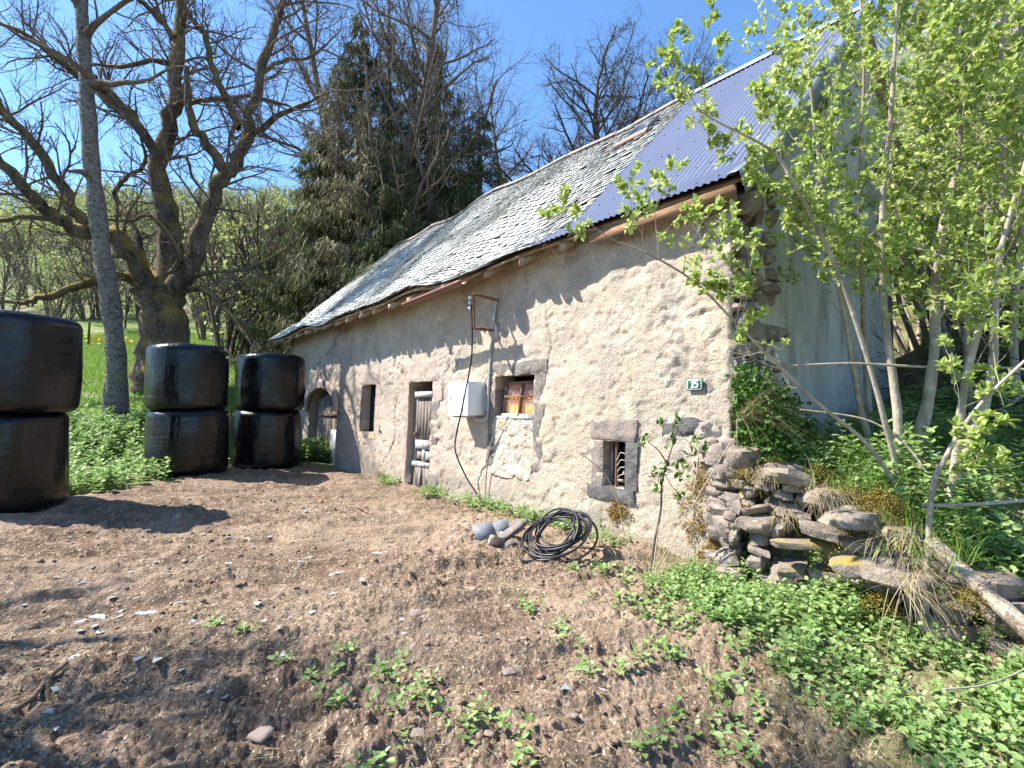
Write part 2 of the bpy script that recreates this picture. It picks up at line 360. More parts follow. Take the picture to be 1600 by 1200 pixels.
def make_front():
    st = .021
    xs = np.arange(-12.75, .0001, st); zs = np.arange(-.35, WTOP+.001, st)
    for o_ in OPEN.values():
        for v in o_[:2]: xs[np.argmin(np.abs(xs-v))] = v
        for v in o_[2:4]: zs[np.argmin(np.abs(zs-v))] = v
    xs[-1] = 0
    X, Z = np.meshgrid(xs, zs, indexing='ij')
    rel, bare, crack = front_relief(X, Z)
    edge_w = sst(-X, 0, .06)
    y = BAT*Z-rel*edge_w+.02*(1-edge_w)
    # the corner of the wall has lost stones and render
    Xj = X+np.where(X > -.001, -.05-.06*vnoise(Z*3, Z*0, 0, 5)-.03*vnoise(Z*11, Z*0, 0, 6), 0)
    f = gridfaces(len(xs), len(zs))
    cx = (X[:-1, :-1]+X[1:, 1:])/2; cz = (Z[:-1, :-1]+Z[1:, 1:])/2
    hole = in_arch(cx, cz)
    for k, o_ in OPEN.items():
        if k != 'arch': hole |= (cx > o_[0]) & (cx < o_[1]) & (cz > o_[2]) & (cz < o_[3])
    f = f[~hole.ravel()]
    mb = MB(); mb.add(np.stack([Xj, y, Z], -1).reshape(-1, 3), f)
    nfront = mb.n
    # reveals of the openings, the body of the wall behind, far end
    for k, (x0, x1, z0, z1, d) in OPEN.items():
        if k == 'arch':
            cxx = (x0+x1)/2; hw = .91
            xx = np.concatenate([[x0, x0], cxx-hw*np.cos(np.linspace(0, math.pi, 24)), [x1, x1]])
            zz = np.concatenate([[0, 1.0], 1.48+.44*np.sin(np.linspace(0, math.pi, 24)), [1.0, 0]])
            v = np.concatenate([np.stack([xx, BAT*zz-.01, zz], -1), np.stack([xx, BAT*zz+d+.15, zz], -1)]); n = len(xx)
            mb.add(v, [[i, i+1, i+1+n, i+n] for i in range(n-1)])
        else:
            c = [(x0, z0), (x0, z1), (x1, z1), (x1, z0)]
            v = [(a, BAT*b-.004, b) for a, b in c]+[(a, BAT*b+d+.1, b) for a, b in c]
            mb.add(v, [[i, (i+1) % 4, (i+1) % 4+4, i+4] for i in range(4)])
    mb.box((-12.75, .55, -.3), (-.06, .62, 3.5))
    mb.box((-12.8, .06, -.3), (-12.745, 5.0, 3.3))
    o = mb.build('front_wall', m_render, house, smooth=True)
    n = mb.n; pad = lambda a: np.concatenate([a.ravel(), np.zeros(n-nfront)])
    fattr(o, 'stone', pad(bare)); fattr(o, 'joint', pad(crack*.85))
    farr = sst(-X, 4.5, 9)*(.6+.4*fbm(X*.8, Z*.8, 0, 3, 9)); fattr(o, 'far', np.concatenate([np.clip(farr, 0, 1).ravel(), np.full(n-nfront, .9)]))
    damp = (1-sst(Z+.4*fbm(X*1.3, Z*1.3, 0, 4, 45), .05, .65))*.9
    fattr(o, 'damp', pad(damp))
make_front()
m_shade = newmat('interior_shade_paint', (.015, .013, .012), 1)  # near-black colour standing in for the shade inside the openings
m_basalt = stonelike('grey_basalt', (.20, .172, .15), (.115, .10, .09), (.35, .295, .24), 7, .7)
m_basalt_d = stonelike('dark_basalt', (.12, .112, .108), (.065, .06, .058), (.24, .215, .19), 7, .7)
m_pinkst = stonelike('pink_brown_stone', (.42, .33, .27), (.28, .22, .19), (.55, .42, .33), 5, .6)
m_oldwood = wood('weathered_wood', (.27, .225, .19), (.10, .08, .065), (.46, .41, .37))
m_whitewood = wood('flaking_white_wood', (.42, .395, .37), (.22, .19, .165), (.62, .60, .57))
m_brownwood = wood('brown_wood', (.17, .10, .065), (.075, .05, .035), (.30, .20, .13), axis=0)
m_rust = newmat('rusty_iron', (.15, .075, .05), .8); f, h = noise_fac(m_rust, 30, .4, .6); mixin(m_rust, f, (.26, .12, .06))
def rough_block(name, x0, x1, z0, z1, proud, depth, mat, seed, n=9, amp=.006, ragged=.02, parent=None):
    """a dressed stone with a worn face and an uneven outline"""
    nx = max(4, int((x1-x0)/.03)); nz = max(4, int((z1-z0)/.03))
    xs = np.linspace(x0, x1, nx); zs = np.linspace(z0, z1, nz)
    X, Z = np.meshgrid(xs, zs, indexing='ij')
    ex = np.minimum(X-x0, x1-X); ez = np.minimum(Z-z0, z1-Z); e = np.minimum(ex, ez)
    y = BAT*Z-proud*.7+fbm(X*9+seed, Z*9, 0, 4, seed)*amp*1.6+.007*(1-sst(e, 0, .02))
    X = X+ragged*vnoise(Z*7+seed, X*2, 0, seed)*(1-sst(ex, 0, .03)); Z2 = Z+ragged*vnoise(X*7+seed, Z*2, 0, seed+5)*(1-sst(ez, 0, .03))
    mb = MB(); f = gridfaces(nx, nz); v = np.stack([X, y, Z2], -1).reshape(-1, 3); mb.add(v, f)
    I = np.arange(nx*nz).reshape(nx, nz); rim = np.concatenate([I[:, 0], I[-1, 1:], I[-2::-1, -1], I[0, -2:0:-1]])
    rv = v[rim]; bv = rv.copy(); bv[:, 1] += depth; k = len(rim)
    mb.add(np.concatenate([rv, bv]), [[i, (i+1) % k, (i+1) % k+k, i+k] for i in range(k)])
    return mb.build(name, mat, parent, smooth=True)
# -- door
door = empty('door', parent := None) if False else None
def part_empty(name, label=None):
    o = empty(name); o.parent = house
    if label: o['label'] = label
    return o
def pbox(name, a, b, mat, parent, jit=.004):
    mb = MB(); a = list(a); b = list(b)
    mb.box(a, b, jit); v = mb.v[0]; v[:, 1] += BAT*v[:, 2]
    return mb.build(name, mat, parent)
rough_block('lintel', -6.32, -4.98, 1.945, 2.30, .022, .2, m_pinkst, 3, parent=house)
rough_block('door_jamb', -6.30, -5.985, .0, .62, .018, .3, m_pinkst, 4, parent=house)
rough_block('door_jamb', -6.22, -5.985, .625, 1.94, .016, .3, m_pinkst, 5, parent=house)
rough_block('door_jamb', -5.175, -4.93, .0, .40, .018, .3, m_basalt, 6, parent=house)
rough_block('door_jamb', -5.175, -4.84, .405, .88, .014, .3, m_pinkst, 7, parent=house)
rough_block('door_jamb', -5.175, -4.95, .885, 1.60, .018, .3, m_basalt, 8, parent=house)
rough_block('door_jamb', -5.175, -4.88, 1.605, 1.94, .014, .3, m_pinkst, 9, parent=house)
def make_door():
    D = .12
    mb = MB()
    x0, x1 = -5.93, -5.20
    xs = np.linspace(x0+.09, x1-.09, 6)
    for a, b in zip(xs[:-1], xs[1:]): mb.box((a+.003, D, .935), (b-.003, D+.03, 1.665), .001)     # tall planked panel
    v = np.concatenate(mb.v)
    for vv in mb.v: vv[:, 1] += BAT*vv[:, 2]
    d = mb.build('door', wood('dark_grey_wood', (.17, .135, .11), (.07, .055, .045), (.33, .28, .24)), house); d['label'] = 'weathered grey wooden door with planked upper panel'
    for (a, b, zz0, zz1) in ((x0, x0+.09, .03, 1.76), (x1-.09, x1, .03, 1.76)): pbox('stile', (a, D-.02, zz0), (b, D+.035, zz1), m_oldwood, d)
    pbox('top_rail', (x0, D-.05, 1.67), (x1, D+.02, 1.77), m_whitewood, d)
    pbox('middle_rail', (x0+.09, D-.035, .78), (x1-.09, D+.03, .93), m_whitewood, d)
    pbox('middle_rail', (x0+.02, D-.05, .48), (x1-.02, D+.03, .56), m_whitewood, d)
    pbox('muntin', (-5.60, D-.03, .565), (-5.53, D+.03, .775), m_whitewood, d)
    pbox('small_panel', (-5.84, D, .6), (-5.61, D+.02, .76), m_oldwood, d); pbox('small_panel', (-5.52, D-.01, .6), (-5.29, D+.02, .76), m_whitewood, d)
    # lower panels of slanting boards
    mb = MB()
    for s, (a, b) in ((1, (-5.83, -5.58)), (-1, (-5.55, -5.30))):
        for i in range(6):
            c = a+(b-a)*(i+.5)/6
            mb.box((c-.02, D-.045, .06), (c+.02, D-.02, .475), .004)
            vv = mb.v[-1]; vv[:, 0] += s*(vv[:, 2]-.27)*.18
            vv[:, 0] = np.clip(vv[:, 0], a, b)
            vv[:, 1] += BAT*vv[:, 2]
    mb.build('slanting_boards', m_oldwood, d)
    pbox('handle', (-5.86, D-.06, .98), (-5.83, D-.02, 1.06), m_rust, d, .002)
make_door()
pbox('door_shade_sheet', (-5.98, .47, -.1), (-5.18, .5, 1.95), m_shade, house, 0)  # black sheet painted as the shade behind the door
pbox('threshold', (-6.0, .02, -.1), (-5.16, .42, .05), m_basalt, house, .006)
# -- large window with orange curtain, stones filling the lower half
rough_block('window_lintel', -3.66, -2.44, 1.945, 2.11, .03, .2, m_basalt, 11, parent=house)
rough_block('window_jamb', -3.63, -3.485, .72, 1.94, .026, .2, m_basalt, 12, parent=house)
rough_block('window_jamb', -2.665, -2.47, .68, 1.94, .026, .2, m_basalt, 13, parent=house)
def window_big():
    D = .115
    fr = MB()
    x0, x1, z0, z1 = -3.44, -2.72, 1.42, 1.86
    mx = (x0+x1)/2; mz = 1.66
    for a, b in (((x0, z0), (x0+.03, z1)), ((x1-.03, z0), (x1, z1)), ((mx-.014, z0), (mx+.014, z1))): fr.box((a[0], D-.02, a[1]), (b[0], D+.02, b[1]), .003)
    for za in (z1-.03, mz-.02): fr.box((x0, D-.025, za), (x1, D+.015, za+.028), .003)
    for vv in fr.v: vv[:, 1] += BAT*vv[:, 2]; vv[:, 0] += (vv[:, 2]-z0)*.12
    o = fr.build('window', m_brownwood, house); o['label'] = 'small wooden window with orange curtain behind its panes'
    lr = MB(); lr.box((x0-.03, D-.05, z0-.065), (x1+.03, D+.02, z0), .004); [vv.__setitem__((slice(None), 1), vv[:, 1]+BAT*vv[:, 2]) for vv in lr.v]
    lr.build('lower_rail', m_whitewood, o)
    m_or = newmat('orange_curtain', (1.0, .36, .04), .9); f, h = noise_fac(m_or, 9, .4, .65, 4, stretch=(1, 1, .4)); mixin(m_or, f, (.85, .24, .03))
    f, h = noise_fac(m_or, 5, .45, .7, 4, seed=3); mixin(m_or, f, (.95, .50, .22))
    m_or2 = newmat('shaded_orange_curtain', (.50, .17, .06), .9); f, h = noise_fac(m_or2, 9, .4, .65, 4, stretch=(1, 1, .4)); mixin(m_or2, f, (.22, .11, .09))  # shade put into the colour of the upper curtain; lower panes are sunlit
    cu = MB()
    X, Z = np.meshgrid(np.linspace(x0+.0, x1, 60), np.linspace(z0, z1, 12), indexing='ij')
    cu.add(np.stack([X+(Z-z0)*.12, D+.035+BAT*Z+.010*np.sin(X*70+Z*9), Z], -1).reshape(-1, 3), gridfaces(60, 12))
    me = cu.build('curtain', [m_or, m_or2], o, smooth=True)
    zc = Z[:-1, :-1].ravel()+.01; me.data.polygons.foreach_set('material_index', (zc > 1.665).astype(np.int32))
    m_gl = newmat('window_glass', (.9, .95, .95), .06); N, L = nodes(m_gl); t = N.new('ShaderNodeBsdfTransparent'); mx_ = N.new('ShaderNodeMixShader'); mx_.inputs[0].default_value = .95
    L.new(N['Principled BSDF'].outputs[0], mx_.inputs[1]); L.new(t.outputs[0], mx_.inputs[2]); L.new(mx_.outputs[0], N['Material Output'].inputs[0])
    for a, b in ((x0+.045, mx-.025), (mx+.025, x1-.045)):
        for c, d in ((z0, mz-.02), (mz+.015, z1-.03)):
            g = MB(); v = [(a, c), (b, c), (b, d), (a, d)]
            g.add([(x+(z-z0)*.12, D+BAT*z, z) for x, z in v]+[(x+(z-z0)*.12, D+.004+BAT*z, z) for x, z in v], [[0, 1, 2, 3], [7, 6, 5, 4], [0, 4, 5, 1], [1, 5, 6, 2], [2, 6, 7, 3], [3, 7, 4, 0]])
            g.build('pane', m_gl, o)
    pbox('window_shade_sheet', (-3.52, .42, 1.2), (-2.62, .44, 1.98), m_shade, house, 0)  # black sheet in place of the unlit room behind the curtain
    pbox('window_sill', (-3.48, -.015, 1.345), (-2.675, .2, 1.385), stonelike('pale_sill', (.5, .48, .44), (.33, .31, .3), (.65, .63, .6)), house, .006)
window_big()
def infill():
    x0, x1, z0, z1 = -3.56, -2.66, .56, 1.345
    nx, nz = 80, 72
    X, Z = np.meshgrid(np.linspace(x0, x1, nx), np.linspace(z0, z1, nz), indexing='ij')
    wx = X+.05*fbm(X*9, Z*9, 0, 3, 3); wz = Z+.05*fbm(X*9, Z*9, 0, 3, 4)
    d1, d2, cid = worley(wx*5.6+3, wz*7.5+1, 77); e = d2-d1
    st = sst(e+.12*fbm(X*16, Z*16, 0, 3, 9), .26, .42)*(cid > .18)
    lo = .68+.05*vnoise(X*8, X*0, 0, 2); st = st*sst(Z, lo, lo+.05)
    y = BAT*Z-.008-.005*st*(1+cid)+.010*fbm(X*11, Z*11, 0, 4, 3)-.012*(1-sst(Z, .66, .76))
    bot = .60+.05*vnoise(X*6, X*0, 0, 12)+.03*vnoise(X*17, X*0, 0, 13)
    keep = ((Z > bot) & (X > -3.52+.03*vnoise(Z*7, Z*0, 0, 3)) & (X < -2.67))
    f = gridfaces(nx, nz); f = f[keep.ravel()[f[:, 0]]]
    mb = MB(); mb.add(np.stack([X, y, Z], -1).reshape(-1, 3), f); n0 = mb.n
    m = newmat('pale_mortar_and_stones', (.42, .38, .315), .95, spec=.15); f_, h = noise_fac(m, 10, .5, .68, 6); mixin(m, mulfac(m, f_, .6), (.52, .47, .40))
    N, L = nodes(m); r = N.new('ShaderNodeValToRGB'); r.color_ramp.interpolation = 'CONSTANT'; E_ = r.color_ramp.elements
    E_[0].color = (.40, .33, .27, 1); E_[1].position = .25; E_[1].color = (.42, .34, .22, 1)
    for p, c in ((.45, (.30, .24, .22, 1)), (.6, (.52, .33, .20, 1)), (.72, (.42, .39, .34, 1)), (.87, (.46, .37, .24, 1))): e_ = E_.new(p); e_.color = c
    L.new(attr(m, 'cid'), r.inputs[0]); mixin(m, mulfac(m, attr(m, 'st'), .85), r.outputs[0]); f_, h = noise_fac(m, 40, .3, .7); bump(m, h, .8, .008)
    o = mb.build('stone_infill', m, house, smooth=True); fattr(o, 'cid', cid.ravel()); fattr(o, 'st', st.ravel())
    sol = o.modifiers.new('s', 'SOLIDIFY'); sol.thickness = .03; sol.offset = -1
    o['label'] = 'pale mortar and small stones closing the lower half of the window'
infill()
# -- slit window
rough_block('slit_lintel', -8.10, -7.20, 1.955, 2.24, .018, .2, m_pinkst, 21, parent=house)
rough_block('slit_jamb', -8.22, -7.995, 1.0, 1.9, .014, .2, m_pinkst, 22, parent=house)
rough_block('slit_jamb', -7.325, -7.12, 1.02, 1.7, .012, .2, m_pinkst, 23, parent=house)
m_ochre = stonelike('ochre_stone', (.52, .37, .18), (.42, .34, .24), (.62, .45, .22)); rough_block('slit_sill', -8.05, -7.28, .84, .98, .03, .2, m_ochre, 24, parent=house)
pbox('slit_board', (-7.50, .10, 1.0), (-7.42, .12, 1.93), m_oldwood, house); pbox('slit_board', (-7.62, .14, 1.0), (-7.585, .16, 1.3), m_oldwood, house)
pbox('slit_shade_sheet', (-8.02, .19, .9), (-7.3, .22, 2.0), m_shade, house, 0)  # black sheet painted as the dark inside the slit
# -- low barred window
m_lint = stonelike('brown_basalt', (.27, .215, .18), (.17, .145, .13), (.36, .29, .23), 8, .7)
rough_block('window_lintel', -1.68, -1.06, 1.152, 1.37, .016, .15, m_lint, 31, ragged=.022, parent=house)
rough_block('window_jamb', -1.66, -1.503, .652, 1.15, .014, .15, m_lint, 32, parent=house)
rough_block('window_jamb', -1.197, -1.04, .652, 1.15, .018, .15, m_basalt_d, 33, ragged=.015, parent=house)
rough_block('window_sill', -1.70, -1.08, .515, .65, .035, .2, m_basalt_d, 34, parent=house)
def low_window():
    b = MB()
    for x in (-1.355,): b.tubes([(x, .05+BAT*z, z) for z in (.64, .9, 1.16)], [.012]*3, 8)
    o = b.build('window_bar', m_rust, house, smooth=True)
    f = MB(); D = .14
    for a, c in (((-1.49, .66), (-1.46, 1.14)), ((-1.24, .66), (-1.21, 1.14)), ((-1.41, .66), (-1.395, 1.14))): f.box((a[0], D, a[1]), (c[0], D+.03, c[1]), .002)
    f.box((-1.46, D, .70), (-1.24, D+.03, .73), .002)
    o = f.build('window_frame', m_oldwood, house)
    g = MB(); mg = newmat('broken_glass', (.35, .4, .42), .1)
    g.add([(-1.33, D+.01, .80), (-1.24, D+.01, .78), (-1.24, D+.01, .92), (-1.33, D+.013, .80), (-1.24, D+.013, .78), (-1.24, D+.013, .92)], [[0, 1, 2], [5, 4, 3]])
    g.build('glass_shard', mg, o)
    w_ = MB(); mw = newmat('pale_wire', (.5, .5, .48), .5)
    for k in range(4):
        p0 = np.array([-1.36, .08, .74+.06*k]); p1 = p0+np.array([.06, .01, .05+.02*k]); p2 = p0+np.array([.14, .0, .07+.01*k]); w_.tubes([p0, p1, p2], [.004]*3, 5)
    w_.build('loose_wire', mw, o)
    pbox('window_shade_sheet', (-1.52, .27, .6), (-1.18, .29, 1.2), m_shade, house, 0)  # black sheet painted as the shade behind the bar
low_window()
# -- arched barn door
def arch_door():
    mb = MB(); xs = np.linspace(-10.95, -9.35, 9); D = .15; wd = [m_oldwood, m_brownwood]
    for i, (a, b) in enumerate(zip(xs[:-1], xs[1:])):
        zt = 1.80-.18*abs((a+b)/2+10.2)
        z0 = .12 if i < 6 else .1
        mb.box((a+.006, D, z0), (b-.006, D+.03, zt), .008, mi=1 if i in (4, 6) else 0)
    for vv in mb.v: vv[:, 1] += BAT*vv[:, 2]
    o = mb.build('barn_door', wd, house); o['label'] = 'old plank door under a low arch'
    pbox('metal_sheet', (-9.95, D-.03, .1), (-9.55, D-.01, .95), newmat('pale_sheet', (.55, .57, .56), .5, .3), o)
    pbox('brace', (-10.9, D-.03, 1.25), (-9.4, D-.005, 1.33), m_brownwood, o)
    pbox('arch_shade_sheet', (-11.2, .33, -.1), (-9.2, .36, 2.0), m_shade, house, 0)  # black sheet painted as the shade behind the planks
    # voussoirs round the arch, one ring of stones
    n = 0
    rg = MB(); cx = -10.19
    A = np.linspace(-.15, math.pi+.15, 60); T = np.linspace(0, 1, 6)
    AA, TT = np.meshgrid(A, T, indexing='ij'); joint = 1-sst(np.abs(((AA/math.pi*7) % 1)-.5), .0, .06)
    rx = .915+.17*TT; rz = .445+.17*TT
    X = cx-rx*np.cos(AA); Z = 1.48+rz*np.sin(AA)
    rg.add(np.stack([X, BAT*Z-.03+.016*joint+.006*fbm(X*9, Z*9, 0, 3, 5)+.02*(TT > .9), Z], -1).reshape(-1, 3), gridfaces(60, 6))
    o2 = rg.build('arch_stones', m_pinkst, house, smooth=True); s_ = o2.modifiers.new('s', 'SOLIDIFY'); s_.thickness = .1; s_.offset = 1
arch_door()
pbox('iron_anchor', (-7.05, -.03, 1.0), (-7.02, -.012, 1.06), m_rust, house)
# quoin behind the number plate, dark stone patches
rough_block('quoin_stone', -.62, -.14, 1.61, 1.88, -.002, .1, m_pinkst if False else m_basalt, 41, ragged=.05, parent=house)
rough_block('quoin_stone', -.72, -.10, 1.22, 1.38, -.006, .1, m_basalt_d, 42, ragged=.05, parent=house)
rough_block('quoin_stone', -.42, -.06, 2.62, 2.9, .01, .1, m_pinkst, 43, ragged=.05, parent=house)
rough_block('quoin_stone', -.36, -.05, 2.2, 2.42, .006, .1, m_pinkst, 44, ragged=.05, parent=house)

# -- gable: bare rubble at the corner, then plaster
def rubble(mb, cells, seed=0, amp=.25, nu=10, nv=15):
    """cells: (centre, size, rotation) -> angular broken stones cut by random planes"""
    r = np.random.RandomState(seed)
    U, V = np.meshgrid(np.linspace(0.001, math.pi-.001, nu), np.linspace(0, 2*math.pi, nv+1)[:-1], indexing='ij')
    sph = np.stack([np.sin(U)*np.cos(V), np.sin(U)*np.sin(V), np.cos(U)], -1)
    i = np.arange(nu-1)[:, None]*nv; j = np.arange(nv)[None]; j2 = (j+1) % nv
    f = np.stack([i+j, i+nv+j, i+nv+j2, i+j2], -1).reshape(-1, 4)
    ax = np.array([[1, 0, 0], [-1, 0, 0], [0, 1, 0], [0, -1, 0], [0, 0, 1], [0, 0, -1]], float)
    for c, s, rot in cells:
        pn = np.concatenate([ax+r.normal(0, .16, (6, 3)), r.normal(0, 1, (9, 3))]); pn /= np.linalg.norm(pn, axis=1, keepdims=True)
        pd = np.concatenate([r.uniform(.80, 1.0, 6), r.uniform(.85, 1.25, 9)])
        dt = sph.reshape(-1, 3) @ pn.T; rad = np.min(np.where(dt > .05, pd/np.maximum(dt, .05), 9), axis=1)
        o_ = r.rand()*60; q = sph.reshape(-1, 3); n = fbm(q[:, 0]*1.7+o_, q[:, 1]*1.7, q[:, 2]*1.7, 3, seed)
        v = q*(rad*(1+n*.10*(.5+amp)))[:, None]*np.array(s)/2
        ca, sa = math.cos(rot[2]), math.sin(rot[2]); cb, sb = math.cos(rot[0]), math.sin(rot[0]); cc, sc_ = math.cos(rot[1]), math.sin(rot[1])
        Rz = np.array([[ca, -sa, 0], [sa, ca, 0], [0, 0, 1]]); Rx = np.array([[1, 0, 0], [0, cb, -sb], [0, sb, cb]]); Ry = np.array([[cc, 0, sc_], [0, 1, 0], [-sc_, 0, cc]])
        mb.add(v @ (Rz @ Ry @ Rx).T+np.array(c), f)
def smooth_angle(o, deg=34):
    me = o.data; me.polygons.foreach_set('use_smooth', np.ones(len(me.polygons), bool))
    try: me.set_sharp_from_angle(angle=R(deg))
    except Exception: me.polygons.foreach_set('use_smooth', np.zeros(len(me.polygons), bool))
    return o
m_rubble = stonelike('rubble_stone', (.30, .245, .20), (.15, .125, .11), (.46, .36, .28), 5, .8); mixin(m_rubble, mulfac(m_rubble, island(m_rubble), .5), (.19, .155, .14))
m_plaster = newmat('grey_gable_plaster', (.50, .50, .47), .9, spec=.2)
f, h = noise_fac(m_plaster, 1.1, .4, .65, 8); mixin(m_plaster, mulfac(m_plaster, f, .7), (.34, .35, .34))
f, h = noise_fac(m_plaster, 3.0, .52, .68, 8, stretch=(1, 1, .35), seed=3); mixin(m_plaster, mulfac(m_plaster, f, .8), (.25, .245, .21))
f, h = noise_fac(m_plaster, 7.0, .55, .68, 8, seed=8); mixin(m_plaster, mulfac(m_plaster, f, .6), (.62, .60, .53)); bump(m_plaster, h, .5, .01)
def roofz(y):
    """height of the roof top surface at depth y (front slope)"""
    return np.interp(y, [-.45, .45, 3.5, 5.6], [3.30, 3.86, 6.80, 4.9])
def gable():
    ys = np.linspace(.62, 4.62, 90); ts = np.linspace(0, 1, 90)
    Y, T = np.meshgrid(ys, ts, indexing='ij'); zt = roofz(Y)-.14; Z = .5+T*(zt-.5)
    Yj = Y+np.where(Y < .63, .05*vnoise(Z*4, Z*0, 0, 3)+.03*vnoise(Z*13, Z*0, 0, 4), 0)
    X = -.02+fbm(Y*1.2, Z*1.2, 0, 4, 201)*.02
    mb = MB(); mb.add(np.stack([X, Yj, Z], -1).reshape(-1, 3), gridfaces(90, 90))
    o = mb.build('gable_wall', m_plaster, house, smooth=True); s_ = o.modifiers.new('s', 'SOLIDIFY'); s_.thickness = .12; s_.offset = -1
    mb = MB(); r = np.random.RandomState(4); cells = []
    z = .1
    while z < 3.75:
        hgt = r.uniform(.11, .24); y = .10
        while y < .78:
            wd = r.uniform(.14, .34)
            if z+hgt > float(roofz(y))-.22: y += wd; continue
            cells.append(((-.13+r.uniform(-.06, .02), y+wd/2, z+hgt/2), (.4, wd, hgt), (r.uniform(-.08, .08), r.uniform(-.08, .08), r.uniform(-.12, .12)))); y += wd
        z += hgt
    rubble(mb, cells, 5)
    o = smooth_angle(mb.build('rubble_corner', m_rubble, house)); o['label'] = 'bare rubble where the corner of the gable has lost its plaster'
    mb = MB(); mb.box((-.5, .3, -.3), (-.3, 4.7, 3.5)); mb.box((-12.7, 4.95, -.3), (-.1, 5.1, 4.2)); mb.build('inner_wall', m_rubble, house)
    ys = np.linspace(.1, 4.9, 20); mb = MB()
    Y, T = np.meshgrid(ys, [0, 1], indexing='ij'); mb.add(np.stack([0*Y-12.8, Y, 3.2+T*(roofz(Y)-.14-3.2)], -1).reshape(-1, 3), gridfaces(20, 2)); mb.build('far_gable', m_rubble, house); mb = MB(); mb.add(np.stack([0*Y-.32, Y, 3.2+T*(roofz(Y)-.16-3.2)], -1).reshape(-1, 3), gridfaces(20, 2)); mb.build('inner_gable', m_rubble, house)
gable()
def corner_stones():
    r = np.random.RandomState(21); cells = []
    for k in range(46):
        z = r.uniform(.0, 1.25); w_ = r.uniform(.14, .3); cells.append(((r.uniform(-.22, .02)+.12*(1-z), -.00+BAT*z+r.uniform(-.01, .05)-.05*(1.2-z)*.6, z), (w_, .2, r.uniform(.09, .2)), (r.uniform(-.2, .2), r.uniform(-.3, .3), r.uniform(-.2, .2))))
    mb = MB(); rubble(mb, cells, 33, .5); o = smooth_angle(mb.build('corner_stones', m_rubble, house)); o['label'] = 'broken mossy stones at the foot of the house corner'
corner_stones()

# -- roof
XS = -2.33                                             # where slates end and metal begins
m_slate = newmat('slates', (.55, .55, .52), .65, spec=.35)
f, h = noise_fac(m_slate, 2.2, .4, .66, 8); mixin(m_slate, mulfac(m_slate, f, .4), (.37, .375, .38))
N, L = nodes(m_slate); rr = N.new('ShaderNodeValToRGB'); rr.color_ramp.elements[0].color = (.78, .78, .78, 1); rr.color_ramp.elements[1].color = (1.35, 1.34, 1.30, 1); L.new(island(m_slate), rr.inputs[0]); mixin(m_slate, 1.0, rr.outputs[0], 'MULTIPLY')
f, h = noise_fac(m_slate, 9, .55, .68, 8, seed=5); mixin(m_slate, mulfac(m_slate, f, .6), (.52, .51, .46))
f, h3 = noise_fac(m_slate, 35, .3, .7, 5, seed=6); f, h5 = noise_fac(m_slate, 1.1, .56, .64, 7, seed=12); mixin(m_slate, mulfac(m_slate, f, .35), (.30, .28, .19)); bump(m_slate, h3, .7, .006)
prof_s = np.array([0, 1.06, 1.06+4.236]); prof_y = np.array([-.45, .45, 3.5]); prof_z = np.array([3.30, 3.86, 6.80])
LS = prof_s[-1]
def eave0(x): return np.interp(x, [-5.0, -2.6, -1.3, 0], [-.06, .24, .38, .40])
def rp(x, s, h=0.0):
    """point on the front roof slope, s metres up from the eave, h above the deck (with the sag of old timbers)"""
    y = np.interp(s, prof_s, prof_y); z = np.interp(s, prof_s, prof_z)
    k = sst(s, .7, 1.5); ny = -(.530*(1-k)+.694*k); nz = .848*(1-k)+.72*k
    sag = (.05*np.sin(x*.9+1)+.03*np.sin(x*2.3+.7)+.06*fbm(np.asarray(x)*.6, np.asarray(s)*.6, 0, 2, 9))*sst(-np.asarray(x), 2.2, 3.5)
    far = sst(-np.asarray(x), 11.0, 13.5)*.10
    sag = sag-far*1.0
    return np.stack([x+0*y, y+ny*h, z+nz*h+sag], -1)
